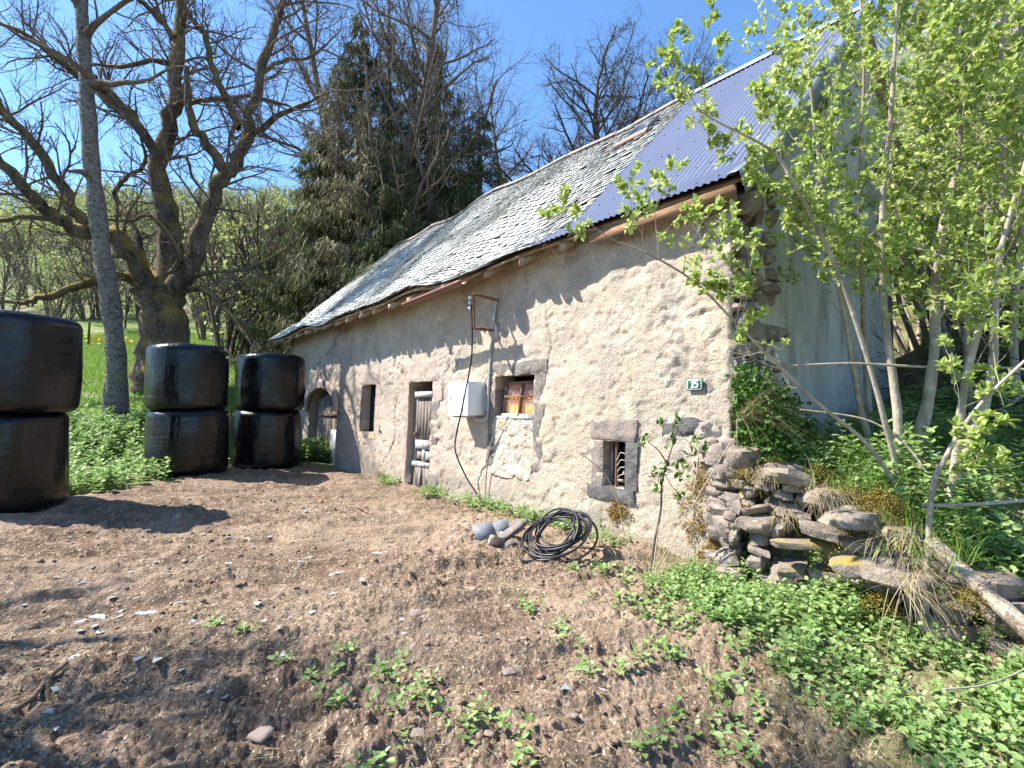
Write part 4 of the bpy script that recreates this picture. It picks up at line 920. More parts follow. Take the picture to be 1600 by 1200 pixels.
# ---------------------------------------------------------------- big pollard and pale trunk on the left
def hz(x, y): return float(HF(x, y))
TWIG = [dict(n=6, wig=.17, trop=.05, kids=(5, 7), ang=45, ratio=.62, rr=.55, start=.12, k=5), dict(n=5, wig=.18, trop=.04, kids=(4, 6), ang=40, ratio=.62, rr=.6, start=.15, k=4), dict(n=4, wig=.2, trop=.03, k=3)]
TWIG3 = [dict(n=6, wig=.14, trop=.05, kids=(5, 7), ang=50, ratio=.6, rr=.55, start=.15, k=5)]+TWIG
def old_ash():
    Z = 14.2; b = P(255, 560, Z); z0 = hz(b[0], Z)
    o = empty('pollard_tree', (b[0], Z, z0), label='huge old bare pollard with mossy trunk and twisted limbs behind the middle bales', cat='tree')
    T = Tree(5); off = np.array([b[0], Z, z0])
    q = lambda *l: [P(x, y, z)-off for x, y, z in l]
    trunk = T.limb([[-.0, 0, -.2]]+q((258, 560, Z), (256, 500, Z), (250, 450, Z)), [.74, .62, .54, .58], k=20, jit=.01, sub=6)
    mbt = MB()
    for (n, k), l in T.paths.items(): mbt.tubes(np.array([a for a, b_ in l]), np.array([b_ for a, b_ in l]), 20)
    v = mbt.v[0]; mbt.v[0] = v+(v-np.array([[0, 0, 1]])*0)*0+np.stack([vnoise(v[:, 0]*2, v[:, 1]*2, v[:, 2]*1.2, 3), vnoise(v[:, 0]*2, v[:, 1]*2, v[:, 2]*1.2, 4), 0*v[:, 0]], 1)*.10
    mbt.build('trunk', m_bark_moss, o, smooth=True)
    limbs = [
        # the central stem
        ([(262, 470, Z), (268, 400, Z), (262, 330, Z), (248, 260, Z), (262, 200, Z), (276, 130, Z), (280, 60, Z+.2), (284, -30, Z+.4), (290, -160, Z+.6)], [.46, .42, .38, .30, .27, .25, .22, .18, .12], 1.5),
        ([(255, 262, Z), (235, 225, Z-.3), (200, 175, Z-.6), (160, 140, Z-.9), (110, 110, Z-1.2), (50, 60, Z-1.5), (-20, 30, Z-1.8)], [.22, .18, .16, .13, .11, .08, .05], 1.3),
        ([(250, 250, Z), (215, 200, Z+.3), (170, 160, Z+.6), (140, 130, Z+.8), (90, 90, Z+1), (60, 60, Z+1.2)], [.18, .15, .12, .1, .07, .05], 1.2),
        # right hand stem leaning out then up
        ([(268, 460, Z), (300, 410, Z-.2), (325, 340, Z-.3), (345, 285, Z-.4), (365, 262, Z-.4), (385, 215, Z-.4), (400, 140, Z-.3), (420, 70, Z-.2), (440, 10, Z), (460, -80, Z+.2)], [.42, .32, .27, .24, .22, .19, .17, .15, .13, .09], 1.5),
        ([(355, 268, Z-.4), (330, 235, Z-.6), (303, 195, Z-.8), (293, 150, Z-.9), (292, 104, Z-.9)], [.2, .17, .14, .11, .09], 0),
        ([(380, 228, Z-.4), (420, 190, Z-.7), (470, 165, Z-1.0), (500, 150, Z-1.2)], [.12, .1, .07, .04], 1.1),
        ([(372, 200, Z-.3), (335, 110, Z+.2), (320, 55, Z+.5), (285, 10, Z+.8), (250, -50, Z+1)], [.13, .11, .1, .08, .05], 1.3),
        # the low left limb and its fork
        ([(245, 470, Z), (222, 430, Z-.3), (195, 385, Z-.6), (180, 368, Z-.7), (140, 362, Z-.9), (100, 350, Z-1.2), (60, 315, Z-1.5), (0, 255, Z-2), (-60, 200, Z-2.3)], [.40, .30, .27, .27, .24, .21, .18, .14, .1], 1.4),
        ([(135, 358, Z-.9), (110, 320, Z-.8), (85, 275, Z-.8), (45, 215, Z-.9), (5, 170, Z-1), (-40, 110, Z-1)], [.2, .18, .16, .15, .13, .1], 1.4),
        ([(100, 350, Z-1.2), (50, 340, Z-1.4), (0, 345, Z-1.7), (-60, 360, Z-2)], [.12, .09, .07, .05], 1.2),
        ([(238, 500, Z), (215, 445, Z+.2), (185, 432, Z), (150, 440, Z-.4), (100, 455, Z-.8), (50, 470, Z-1.1), (30, 473, Z-1.2)], [.25, .18, .16, .15, .13, .1, .07], .9),
        ([(250, 440, Z), (225, 400, Z+.4), (205, 345, Z+.6), (180, 310, Z+.8), (195, 280, Z+.7), (225, 262, Z+.5)], [.14, .11, .1, .09, .08, .08], 1.0),
        # lower right dead limbs
        ([(285, 455, Z), (315, 450, Z-.3), (345, 475, Z-.6), (375, 510, Z-.8), (388, 530, Z-.9)], [.15, .1, .08, .06, .04], .8),
        ([(300, 430, Z-.1), (340, 425, Z-.3), (385, 420, Z-.6), (430, 400, Z-.9), (450, 385, Z-1)], [.1, .07, .06, .04, .03], .8),
        ([(262, 250, Z), (290, 245, Z-.2), (300, 275, Z-.3), (318, 300, Z-.4)], [.08, .06, .05, .04], .6),
        ([(270, 165, Z), (290, 160, Z-.4), (340, 155, Z-.7), (390, 150, Z-.9), (450, 165, Z-1.1)], [.1, .09, .08, .06, .04], 1.1),
        ([(268, 100, Z), (235, 95, Z-.3), (190, 105, Z-.5), (150, 100, Z-.7)], [.11, .09, .07, .05], 1.1),
        ([(272, 60, Z), (240, 20, Z-.2), (210, -10, Z-.4), (180, -60, Z-.6)], [.12, .1, .08, .06], 1.3),
        ([(405, 120, Z-.3), (440, 95, Z), (480, 90, Z+.3), (510, 70, Z+.5)], [.08, .07, .05, .04], 1.2),
        ([(255, 440, Z), (280, 400, Z-.5), (240, 340, Z-.8), (205, 345, Z-1)], [.12, .1, .07, .05], .8),
    ]
    for i, (l, r, lk) in enumerate(limbs):
        T = Tree(30+i); T.limb(q(*l), list(np.array(r)*.76), TWIG if lk else None, step=.27, start=.22, Lk=lk*1.25, ang=58, k=9, jit=.035)
        lo = T.wood(None, 6).build('limb', m_bark_moss, o, smooth=True)
        if lk: T.wood(None, 0, 5).build('twigs', m_bark_twig, lo)
old_ash()
def pale_trunk():
    Z = 12.2; b = P(180, 600, Z); z0 = hz(b[0], Z); off = np.array([b[0], Z, z0])
    o = empty('ash_tree', tuple(off), label='tall straight pale barked tree standing left of the mossy pollard', cat='tree')
    T = Tree(12); q = lambda *l: [P(x, y, z)-off for x, y, z in l]
    T.limb([[.05, 0, -.25], [.02, 0, .02]]+q((182, 560, Z), (176, 500, Z), (164, 420, Z), (152, 330, Z), (142, 240, Z), (136, 150, Z), (130, 60, Z), (126, -30, Z), (120, -200, Z)), [.36, .27, .215, .19, .185, .175, .165, .155, .145, .13, .09], None, k=16, jit=.006)
    T.wood().build('trunk', m_bark_grey, o, smooth=True)
    for i, l in enumerate([[(140, 275, Z), (125, 268, Z-.3), (108, 268, Z-.5)], [(128, 20, Z), (100, -20, Z-.3), (60, -60, Z-.6)], [(130, 60, Z), (170, 20, Z-.3), (220, -10, Z-.5)], [(150, 125, Z), (110, 95, Z-.4), (60, 70, Z-.6), (20, 50, Z-.7)], [(145, 130, Z), (190, 130, Z-.3), (235, 125, Z-.5)],
                           [(126, -30, Z), (60, -120, Z), (-40, -160, Z)], [(126, -60, Z), (200, -160, Z), (260, -200, Z)]]):
        T = Tree(60+i); T.limb(q(*l), [.1, .06, .04, .03][:len(l)], TWIG if i else None, step=.4, start=.3, Lk=1.3, k=7)
        T.wood().build('limb', m_bark_twig, o, smooth=True)
pale_trunk()
# ---------------------------------------------------------------- bare trees
def bare_tree(name, seed, H, r, mat, cfg=None, lean=(0, 0), nl=9, spread=.5, forks=None, start=.3):
    T = Tree(seed); R_ = T.r; n = 8; pts = [np.array([0, 0, -.3])]; d = np.array([lean[0], lean[1], 1.])
    for i in range(n): d = d+np.array([R_.gauss(0, .06), R_.gauss(0, .06), .14]); d /= np.linalg.norm(d); pts.append(pts[-1]+d*H*.9/n)
    rad = list(np.linspace(r, r*.3, n+1)); T.limb(pts, rad, None, k=9, jit=.02, sub=2)
    L0 = H*spread
    for j in range(nl):
        t = start+(1-start)*(j+R_.random()*.7)/nl; q = t*n; i = min(int(q), n-1); p = pts[i]+(pts[i+1]-pts[i])*(q-i); dd = pts[i+1]-pts[i]; dd /= np.linalg.norm(dd)
        T.side(tuple(p), tuple(dd), L0*(1-.5*t)*R_.uniform(.75, 1.15), rad[i]*.45, 62 if cfg is WIDE else 50, 0, cfg or TREE4)
    T.grow(tuple(pts[-1]), tuple(dd), L0*.5, rad[-1], 0, cfg or TREE4)
    return T
TREE4 = [dict(n=6, wig=.13, trop=.09, kids=(5, 7), ang=46, ratio=.52, rr=.5, start=.25, k=6), dict(n=5, wig=.16, trop=.07, kids=(4, 6), ang=44, ratio=.55, rr=.55, start=.2, k=4), dict(n=4, wig=.2, trop=.05, kids=(3, 4), ang=42, ratio=.6, rr=.6, start=.2, k=3), dict(n=3, wig=.2, trop=.05, k=3)]
WIDE = [dict(n=6, wig=.2, trop=.07, kids=(7, 9), ang=50, ratio=.5, rr=.5, start=.2, k=5), dict(n=5, wig=.24, trop=.05, kids=(5, 7), ang=48, ratio=.6, rr=.6, start=.15, k=4), dict(n=4, wig=.28, trop=.03, kids=(3, 4), ang=44, ratio=.6, rr=.7, start=.2, k=3), dict(n=3, wig=.28, trop=.03, k=3)]
CROWN = [dict(n=6, wig=.16, trop=.10, kids=(7, 9), ang=42, ratio=.55, rr=.5, start=.15, k=5), dict(n=5, wig=.2, trop=.08, kids=(5, 7), ang=44, ratio=.6, rr=.6, start=.15, k=4), dict(n=4, wig=.25, trop=.05, kids=(3, 4), ang=40, ratio=.6, rr=.7, start=.2, k=3), dict(n=3, wig=.25, trop=.05, k=3)]
def place_bare(px, Z, topy, name, label, cat, seed, r, mat, group=None, rot=0, **k):
    b = P(px, 600, Z); z0 = hz(b[0], Z); H = P(px, topy, Z)[2]-z0
    o = empty(name, (b[0], Z, z0), label=label, cat=cat, group=group)
    T = bare_tree(name, seed, H, r, mat, **k); T.wood(None, 5).build('trunk', mat, o, smooth=True); T.wood(None, 0, 4).build('crown', mat, o)
    return o
place_bare(588, 19, -120, 'bare_tree', 'tall bare tree with a wide crown rising out of the spruces', 'tree', 71, .30, m_bark_twig, nl=26, spread=.36, start=.3, cfg=CROWN)
place_bare(512, 21, -60, 'bare_tree', 'bare grey tree leaning left of the spruces', 'tree', 72, .26, m_bark_twig, nl=18, spread=.34, lean=(-.06, 0), cfg=CROWN)
place_bare(655, 22, 20, 'bare_tree', 'slender bare tree just right of the tall one among the spruces', 'tree', 78, .2, m_bark_twig, nl=22, spread=.34, cfg=CROWN)
place_bare(800, 27, 120, 'bare_tree', 'small bare tree above the slate roof, left of the large dark crown', 'tree', 73, .2, m_bark_twig, nl=20, spread=.34, start=.36, cfg=WIDE)
place_bare(925, 24, 80, 'dark_bare_tree', 'large dark bare crown rising above the middle of the slate ridge', 'tree', 74, .30, m_bark_dark, nl=34, spread=.55, start=.30, cfg=WIDE)
place_bare(1075, 30, 66, 'dark_bare_tree', 'dark bare crown behind the ridge left of the metal roofing edge', 'tree', 75, .22, m_bark_dark, nl=26, spread=.38, start=.40, cfg=WIDE)
place_bare(1150, 33, 72, 'dark_bare_tree', 'round dark bare crown farthest right above the ridge', 'tree', 76, .24, m_bark_dark, nl=26, spread=.38, start=.40, cfg=WIDE)
place_bare(1010, 31, 120, 'dark_bare_tree', 'low dark bare crown between the two larger ones above the ridge', 'tree', 77, .22, m_bark_dark, nl=22, spread=.36, start=.4, cfg=WIDE)
# a bare tree just left of the frame: its branches shade the yard
DENSE = [dict(n=6, wig=.14, trop=.08, kids=(7, 9), ang=48, ratio=.55, rr=.5, start=.2, k=6), dict(n=5, wig=.18, trop=.05, kids=(6, 8), ang=46, ratio=.58, rr=.55, start=.15, k=4), dict(n=4, wig=.2, trop=.03, kids=(4, 6), ang=42, ratio=.6, rr=.6, start=.15, k=3), dict(n=3, wig=.2, trop=.0, k=3)]
for x_, y_, H_, sd_, lab in ((-8.7, 3.0, 10.5, 91, 'bare tree beside the yard at the far left'),):
    o = empty('bare_tree', (x_, y_, hz(x_, y_)), label=lab, cat='tree')
    T = bare_tree('bare_tree', sd_, H_, .28, None, nl=14, spread=.46, cfg=DENSE); T.wood(None, 5).build('trunk', m_bark_moss, o, smooth=True); T.wood(None, 0, 4).build('crown', m_bark_twig, o)

# ---------------------------------------------------------------- spruces
def spruce(seed, H, base_r, wid, dens=1.0, top_bare=0):
    rs = np.random.RandomState(seed); R_ = random.Random(seed); T = Tree(seed)
    T.limb([[0, 0, -.3], [0, 0, H*.3], [.1, 0, H*.65], [.05, 0, H]], [base_r, base_r*.8, base_r*.5, .02], None, k=9, jit=.01)
    P_, S_, D_ = [], [], []; z = H*.06; a = 0
    while z < H*.985:
        f = z/H; nb = 4+(R_.random() < .5)
        for i in range(nb):
            if R_.random() < .12: continue
            a = R_.uniform(0, 6.283); L = wid*(1-f)**.75*R_.uniform(.55, 1.15)+.15; n = 6
            pts = []; rad = []
            for k in range(n+1):
                t = k/n; rr = L*t; pts.append((math.cos(a)*rr, math.sin(a)*rr, z-L*.42*math.sin(t*2.0)+.20*L*t*t+R_.gauss(0, .02))); rad.append(max(.028*(1-t)*(1-f)+.006, .004))
            T.path(pts, rad, 4); pts = np.array(pts); m = int(26*L*dens)
            for _ in range(m):
                t = R_.random()**.7; q = t*n*.999; k = int(q); p = pts[k]+(pts[k+1]-pts[k])*(q-k)
                side = R_.choice((-1, 1))*R_.uniform(0, .32)*L**.5*(1-t*.5)
                P_.append(p+np.array([-math.sin(a)*side, math.cos(a)*side, -abs(side)*.3])); S_.append(L); D_.append((math.cos(a), math.sin(a)))
        z += H*.028*R_.uniform(.7, 1.4)
    P_ = np.array(P_); n = len(P_); D_ = np.array(D_)
    mb = MB()
    for rep in range(3):
        d = rs.normal(0, .38, (n, 3)); d[:, 2] -= 1.0; d[:, :2] += D_*.35; d /= np.linalg.norm(d, axis=1, keepdims=True)
        side = np.cross(d, rand_unit(n, rs)); side /= np.linalg.norm(side, axis=1, keepdims=True)
        mb.tris(P_+rs.normal(0, .07, (n, 3)), d, side, rs.uniform(.18, .5, n), rs.uniform(.03, .065, n))
    return T, mb
def place_spruce(px, Z, topy, seed, wid, label, dens=1.0, dx=0):
    b = P(px, 600, Z); z0 = hz(b[0], Z); H = P(px, topy, Z)[2]-z0
    o = empty('spruce_tree', (b[0], Z, z0), label=label, cat='tree', group='spruces behind the far end of the house')
    T, mb = spruce(seed, H, .24, wid, dens); T.wood().build('trunk', m_bark_twig, o, smooth=True); mb.build('crown', m_needle, o)
    return o
place_spruce(555, 19.5, 20, 1, 3.6, 'tall drooping spruce at the centre of the dark clump', 1.1)
place_spruce(680, 20.5, 55, 2, 3.8, 'dark drooping spruce on the right side of the clump behind the slates', 1.3)
place_spruce(615, 17.5, 220, 3, 3.4, 'lower spruce in front of the clump just behind the roof', 1.0)
place_spruce(490, 18.5, 205, 4, 2.6, 'left spruce of the clump, light olive and drooping', 1.1)
place_spruce(745, 22, 160, 5, 3.0, 'short dark spruce at the right end of the clump', 1.1)
place_spruce(440, 21, 330, 6, 2.4, 'small spruce left of the clump behind the barn end', 1.1)
place_spruce(640, 22, 60, 7, 3.6, 'spruce between the central one and the right one, further back', 1.1)
place_spruce(715, 19, 260, 8, 2.8, 'low dark spruce whose skirt hangs just over the slate ridge', 1.2)
def hanging_trees():
    # olive hanging twigs and lichen in the tall tree
    for px, Z, ty, seed, lab in ((520, 18, 90, 11, 'olive tree thick with hanging lichen, left in the clump'), (570, 17.5, 150, 13, 'olive lichen hung tree in front of the central spruce'), (665, 19, 120, 14, 'olive lichen hung tree right of the centre of the clump'), (600, 20.5, -40, 12, 'very tall olive tree with sparse hanging foliage topping the clump')):
        b = P(px, 600, Z); z0 = hz(b[0], Z); H = P(px, ty, Z)[2]-z0
        o = empty('lichen_tree', (b[0], Z, z0), label=lab, cat='tree'); T, mb = spruce(seed, H, .26, 2.5, .55); T.wood().build('trunk', m_bark_twig, o, smooth=True); mb.build('crown', m_lichen, o)
hanging_trees()

# ---------------------------------------------------------------- hillside shrubs and woods
BUSH = [dict(n=5, wig=.12, trop=.05, kids=(5, 7), ang=35, ratio=.55, rr=.55, start=.25, k=4), dict(n=4, wig=.18, trop=.05, kids=(3, 5), ang=40, ratio=.6, rr=.6, start=.2, k=3), dict(n=3, wig=.2, trop=.03, k=3)]
def bush_mesh(seed, H, stems, per, size, leafm, barkm, spread=.35):
    T = Tree(seed); rs = T.nr
    for i in range(stems):
        a = T.r.uniform(0, 6.28); d = Vector((math.cos(a)*spread, math.sin(a)*spread, 1)).normalized()
        T.grow((math.cos(a)*.12*H*.3, math.sin(a)*.12*H*.3, -.15), tuple(d), H*T.r.uniform(.65, 1.0), .012*H, 0, BUSH)
    w_ = T.wood().mesh('stems'); w_.materials.append(barkm); lm = None
    if per:
        Pp, D = T.tip_arrays(per, 0); mb = MB(); leafset(mb, Pp+rs.normal(0, size*.6, Pp.shape), D, size, rs, .7)
        lm = mb.mesh('foliage'); lm.materials.append(leafm)
    return w_, lm
def put_bush(pair, x, y, s, name, label, cat, group, rz=None, sz=1.0):
    o = empty(name, (x, y, hz(x, y)), rnd.uniform(0, 6.28) if rz is None else rz, label=label, cat=cat, group=group); o.scale = (s, s, s*sz)
    for nm, me in zip(('stems', 'foliage'), pair):
        if me:
            c = bpy.data.objects.new(nm, me); COL.objects.link(c); c.parent = o
    return o
leafy = [bush_mesh(200+i, 4.0, 7, 7, .10, m_leaf_bush, m_bark_twig) for i in range(3)]
bare_b = [bush_mesh(210+i, 5.0, 7, 0, 0, None, m_bark_twig, .28) for i in range(2)]
half = [bush_mesh(220+i, 5.0, 6, 1, .12, m_leaf_bush, m_bark_twig, .3) for i in range(2)]
rr = random.Random(5); cnt = 0
def scat(n, fx, fy, kinds):
    global cnt
    for _ in range(n):
        Y = fy(rr.random()); px = fx(rr.random()); X = (px-800)/820*Y
        k = rr.choice(kinds)
        if k == 'leafy': put_bush(rr.choice(leafy), X, Y, rr.uniform(.7, 1.3), 'leafy_shrub', 'light green shrub on the slope behind the farmyard', 'shrub', 'light green shrubs on the hillside')
        elif k == 'half': put_bush(rr.choice(half), X, Y, rr.uniform(.8, 1.5), 'budding_tree', 'thin tree just coming into leaf on the slope', 'tree', 'budding trees on the hillside')
        else: put_bush(rr.choice(bare_b), X, Y, rr.uniform(.8, 1.5), 'bare_shrub', 'bare grey brown shrub on the slope', 'shrub', 'bare shrubs on the hillside')
scat(22, lambda t: -150+t*620, lambda t: 30+t*9, ['leafy', 'leafy', 'half', 'bare'])
scat(36, lambda t: -200+t*760, lambda t: 38+t*22, ['leafy', 'half', 'bare', 'half'])
scat(66, lambda t: -250+t*1100, lambda t: 60+t*35, ['leafy', 'half', 'bare', 'half'])
scat(16, lambda t: 330+t*200, lambda t: 19+t*10, ['bare', 'half', 'leafy'])
scat(10, lambda t: 780+t*200, lambda t: 24+t*12, ['half', 'leafy'])
# farther wood as one mass
def far_wood():
    rs = np.random.RandomState(3); mb = MB(); mt = MB()
    n = 850; Y = rs.uniform(62, 112, n); X = (rs.uniform(-400, 1150, n)-800)/820*Y; Z = HF(X, Y); H = rs.uniform(2.5, 6, n)
    m = 70; c = rs.normal(0, 1, (n, m, 3)); c /= np.linalg.norm(c, axis=2, keepdims=True); c *= rs.uniform(.3, 1, (n, m, 1))**.5
    p = np.stack([X, Y, Z+H*.5], 1)[:, None]+c*np.stack([H*.38, H*.38, H*.5], 1)[:, None]; p = p.reshape(-1, 3)
    leafset(mb, p, rand_unit(len(p), rs), .42, rs, .7); keep = None
    o = mb.build('far_wood', leafmat('far_foliage', [(.20, .19, .10), (.28, .32, .11), (.40, .45, .16)], .4, .8)); tag(o, 'pale green and grey scrub covering the far hillside', 'woodland', kind='stuff')
far_wood()
# meadow grass behind the bales
def blades(n, x0, x1, y0, y1, fn, hmin, hmax, wd, mat, name, label, cat, rs, keep, lean=.35):
    x = rs.uniform(x0, x1, n); y = rs.uniform(y0, y1, n); k = keep(x, y) > rs.rand(n); x, y = x[k], y[k]; n = len(x)
    z = fn(x, y); d = rs.normal(0, lean, (n, 3)); d[:, 2] = 1; d /= np.linalg.norm(d, axis=1, keepdims=True); s_ = rand_unit(n, rs); s_[:, 2] = 0; s_ /= np.linalg.norm(s_, axis=1, keepdims=True)
    mb = MB(); mb.tris(np.stack([x, y, z-.01], 1), d, s_, rs.uniform(hmin, hmax, n), np.full(n, wd)); o = mb.build(name, mat); return tag(o, label, cat, kind='stuff')
rsg = np.random.RandomState(8)
blades(90000, -24, -6.2, 11.5, 34, HF, .08, .2, .03, m_grass, 'meadow_grass', 'bright green meadow grass rising behind the bales', 'grass', rsg, lambda x, y: sst(y, 11.5, 13))
m_yel = newmat('yellow_flower', (.75, .55, .03), .6)
def flowers():
    rs = np.random.RandomState(2); n = 260; x = rs.normal(-21.5, 1.6, n); y = rs.normal(28, .8, n); z = HF(x, y)+.22; mb = MB()
    mb.leaves(np.stack([x, y, z], 1), rand_unit(n, rs), rand_unit(n, rs), np.full(n, .12), .9); tag(mb.build('meadow_flowers', m_yel), 'patch of yellow flowers in the meadow', 'flowers', kind='stuff')
flowers()
for px, Z, lab in ((136, 27, 'thin wooden post standing in the meadow near the yellow flowers'), (345, 24, 'thin wooden post in the meadow seen right of the pollard')):
    b = P(px, 600, Z); mb = MB(); mb.tubes(np.array([[0, 0, -.2], [.01, 0, .5], [.03, 0, 1.15]]), np.array([.06, .055, .05]), 7, cap=True); o = mb.build('fence_post', m_bark_dark); o.location = (b[0], Z, hz(b[0], Z)); tag(o, lab, 'post')

# ---------------------------------------------------------------- ground cover
def nettle_proto(rs, h):
    """stem with crosswise pairs of leaves"""
    P_, D_, N_, S_ = [], [], [], []; k = max(3, int(h/.035)); a = rs.uniform(0, 6.28); lx, ly = rs.normal(0, .12, 2)
    for i in range(k):
        t = (i+1)/k; z = h*t; a += math.pi/2+rs.normal(0, .2)
        for s in (0, math.pi):
            d = np.array([math.cos(a+s), math.sin(a+s), rs.uniform(-.15, .45)+(.5 if t > .85 else 0)])
            P_.append((lx*z+d[0]*.008, ly*z+d[1]*.008, z)); D_.append(d); N_.append((rs.normal(0, .25), rs.normal(0, .25), 1)); S_.append((.022+.05*math.sin(min(t*2.6, 2.6))*(.6+h*1.2))*rs.uniform(.75, 1.2))
    return np.array(P_), np.array(D_), np.array(N_), np.array(S_), (lx, ly)
def nettles(name, label, cat, x, y, h, seed, mat, sc=1.0, kind='stuff', wr=.72, zf=HF):
    rs = np.random.RandomState(seed); protos = [nettle_proto(rs, hh) for hh in np.linspace(.08, .36, 14) for _ in range(3)]
    hs = np.repeat(np.linspace(.08, .36, 14), 3); P_, D_, N_, S_, SP = [], [], [], [], []
    Z = zf(x, y)
    for i in range(len(x)):
        j = np.argmin(np.abs(hs-h[i])+rs.rand(len(hs))*.02); p, d, n, s, (lx, ly) = protos[j]; a = rs.uniform(0, 6.28); c, q = math.cos(a), math.sin(a); M = np.array([[c, -q, 0], [q, c, 0], [0, 0, 1]]).T
        P_.append(p @ M+[x[i], y[i], Z[i]]); D_.append(d @ M); N_.append(n @ M); S_.append(s*sc)
        e = np.array([lx*hs[j], ly*hs[j], hs[j]]) @ M; SP.append([[x[i], y[i], Z[i]-.02], [x[i]+e[0]*.5, y[i]+e[1]*.5, Z[i]+e[2]*.5], [x[i]+e[0], y[i]+e[1], Z[i]+e[2]]])
    mb = MB(); mb.leaves(np.concatenate(P_), np.concatenate(D_), np.concatenate(N_), np.concatenate(S_), wr); mb.tubes(np.array(SP), np.tile([.0025, .002, .001], (len(SP), 1)), 3)
    return tag(mb.build(name, mat), label, cat, kind=kind)
rs = np.random.RandomState(31)
def scatter(n, x0, x1, y0, y1, dens):
    x = rs.uniform(x0, x1, n); y = rs.uniform(y0, y1, n); k = dens(x, y) > rs.rand(n); return x[k], y[k]
xe_ = lambda y: np.interp(y, XE_Y, XE_X)
nz = lambda x, y: .45+.9*fbm(x*1.6, y*1.6, 0, 3, 91)
x, y = scatter(7000, .7, 3.6, .9, 4.55, lambda x, y: sst(x-edgex(y)+.15+.45*fbm(x*2.2, y*2.2, 0, 3, 92), -.1, .45)*np.clip(nz(x, y)+.35, .12, 1)*(x < xe_(y)+.05))
nettles('nettle_patch', 'dense bright green nettles covering the ground at the lower right', 'nettles', x, y, rs.uniform(.06, .27, len(x))*(.55+.45*sst(x-edgex(y), 0, .9))*(.75+.5*vnoise(x*3, y*3, 0, 8)), 1, m_leaf_nettle, .88)
x, y = scatter(2600, -10.5, -5.2, 6.4, 12.5, lambda x, y: grassmask(x, y)*np.clip(nz(x, y)+.5, .1, 1)*(y < 12))
nettles('nettle_bank', 'green nettles and ground elder on the bank between the bale stacks', 'nettles', x, y, rs.uniform(.12, .34, len(x)), 2, m_leaf_nettle, 1.5)
x, y = scatter(4200, 2.2, 9, 2.0, 9.5, lambda x, y: (x > xe_(y)-.15)*np.clip(nz(x, y)+.2, .05, 1)*((x-1.93)*.636-(y-4.63)*.7716 > .15))
x_u, y_u = x, y
nettles('bank_undergrowth', 'low green plants growing on top of the bank beside the gable', 'undergrowth', x, y, rs.uniform(.1, .34, len(x)), 3, m_leaf_nettle, 1.2)
x, y = scatter(420, -5.5, -3.9, 12.1, 13.3, lambda x, y: ((x+4.75)**2/.42+(y-12.75)**2/.3 < 1)*1.0)
nettles('nettle_clump', 'round clump of green nettles in front of the arched barn door', 'nettles', x, y, rs.uniform(.22, .36, len(x)), 4, m_leaf_nettle, 1.5, kind=None, zf=lambda x, y: HF(x, y)+.18*np.clip(1-((x+4.75)**2/.42+(y-12.75)**2/.3), 0, 1))
x, y = scatter(2600, 1.8, 3.3, 2.5, 4.6, lambda x, y: (np.abs(x-xe_(y)+.05) < .36)*np.clip(nz(x, y)+.0, .05, .8))
nettles('bank_face_plants', 'small green plants rooted between the stones of the bank', 'plants', x, y, rs.uniform(.08, .2, len(x)), 7, m_leaf_nettle, .85, zf=lambda x, y: HF(x, y)+.05)
# fringe of plants along the wall foot
t = rs.uniform(-6.6, -1.0, 420); off = -.05-np.abs(rs.normal(0, .14, 420)); k = (rs.rand(420) < .25+.75*(vnoise(t*1.4, t*0, 0, 5) > -.1)) & ~((t > -6) & (t < -5.1)); t, off = t[k], off[k]
w_ = np.array([h2w(a, b, 0) for a, b in zip(t, off)]); nettles('wall_foot_weeds', 'small weeds growing along the foot of the house wall', 'weeds', w_[:, 0], w_[:, 1], rs.uniform(.08, .17, len(t)), 5, m_leaf_nettle, .9)

blades(9000, .6, 3.3, 1.0, 4.6, HF, .06, .24, .005, m_grass, 'nettle_patch_grass', 'thin grass blades growing among the nettles at the lower right', 'grass', rs, lambda x, y: sst(x-edgex(y), -.35, .5)*(x < xe_(y))*np.clip(.4+fbm(x*2, y*2, 0, 3, 57), 0, 1), .5)
blades(7000, .3, 3.3, 1.0, 4.8, lambda x, y: HF(x, y), .05, .22, .0035, m_dry, 'dead_grass', 'dead straw coloured grass lying through the nettle edge', 'dry grass', rs, lambda x, y: np.exp(-((x-edgex(y)-.1)/.45)**2)*np.clip(.5+fbm(x*2, y*2, 0, 3, 58), 0, 1), 1.6)
# tufts in the mud, each a thing
def weed(px, py, sc, n, seed, label, kind_='nettle'):
    r = (P(px, py, 1.0)-np.array([0, 0, 1.55])); t = (float(HF(r[0]*3, 3))-1.55)/r[2]; x, y = r[0]*t, r[1]*t
    rs_ = np.random.RandomState(seed); P_, D_, N_, S_, SP = [], [], [], [], []
    for i in range(n):
        p, d, nn, s, (lx, ly) = nettle_proto(rs_, rs_.uniform(.04, .10)*sc); o_ = np.array([*rs_.normal(0, .05*sc*math.sqrt(n)/2, 2), 0])
        P_.append(p+o_); D_.append(d); N_.append(nn); S_.append(s*.85)
    mb = MB(); mb.leaves(np.concatenate(P_), np.concatenate(D_), np.concatenate(N_), np.concatenate(S_), .7)
    o = mb.build('nettle_seedling', m_leaf_nettle); o.location = (x, y, float(HF(x, y))+.0); return tag(o, label, 'weed', 'small weeds growing in the mud')
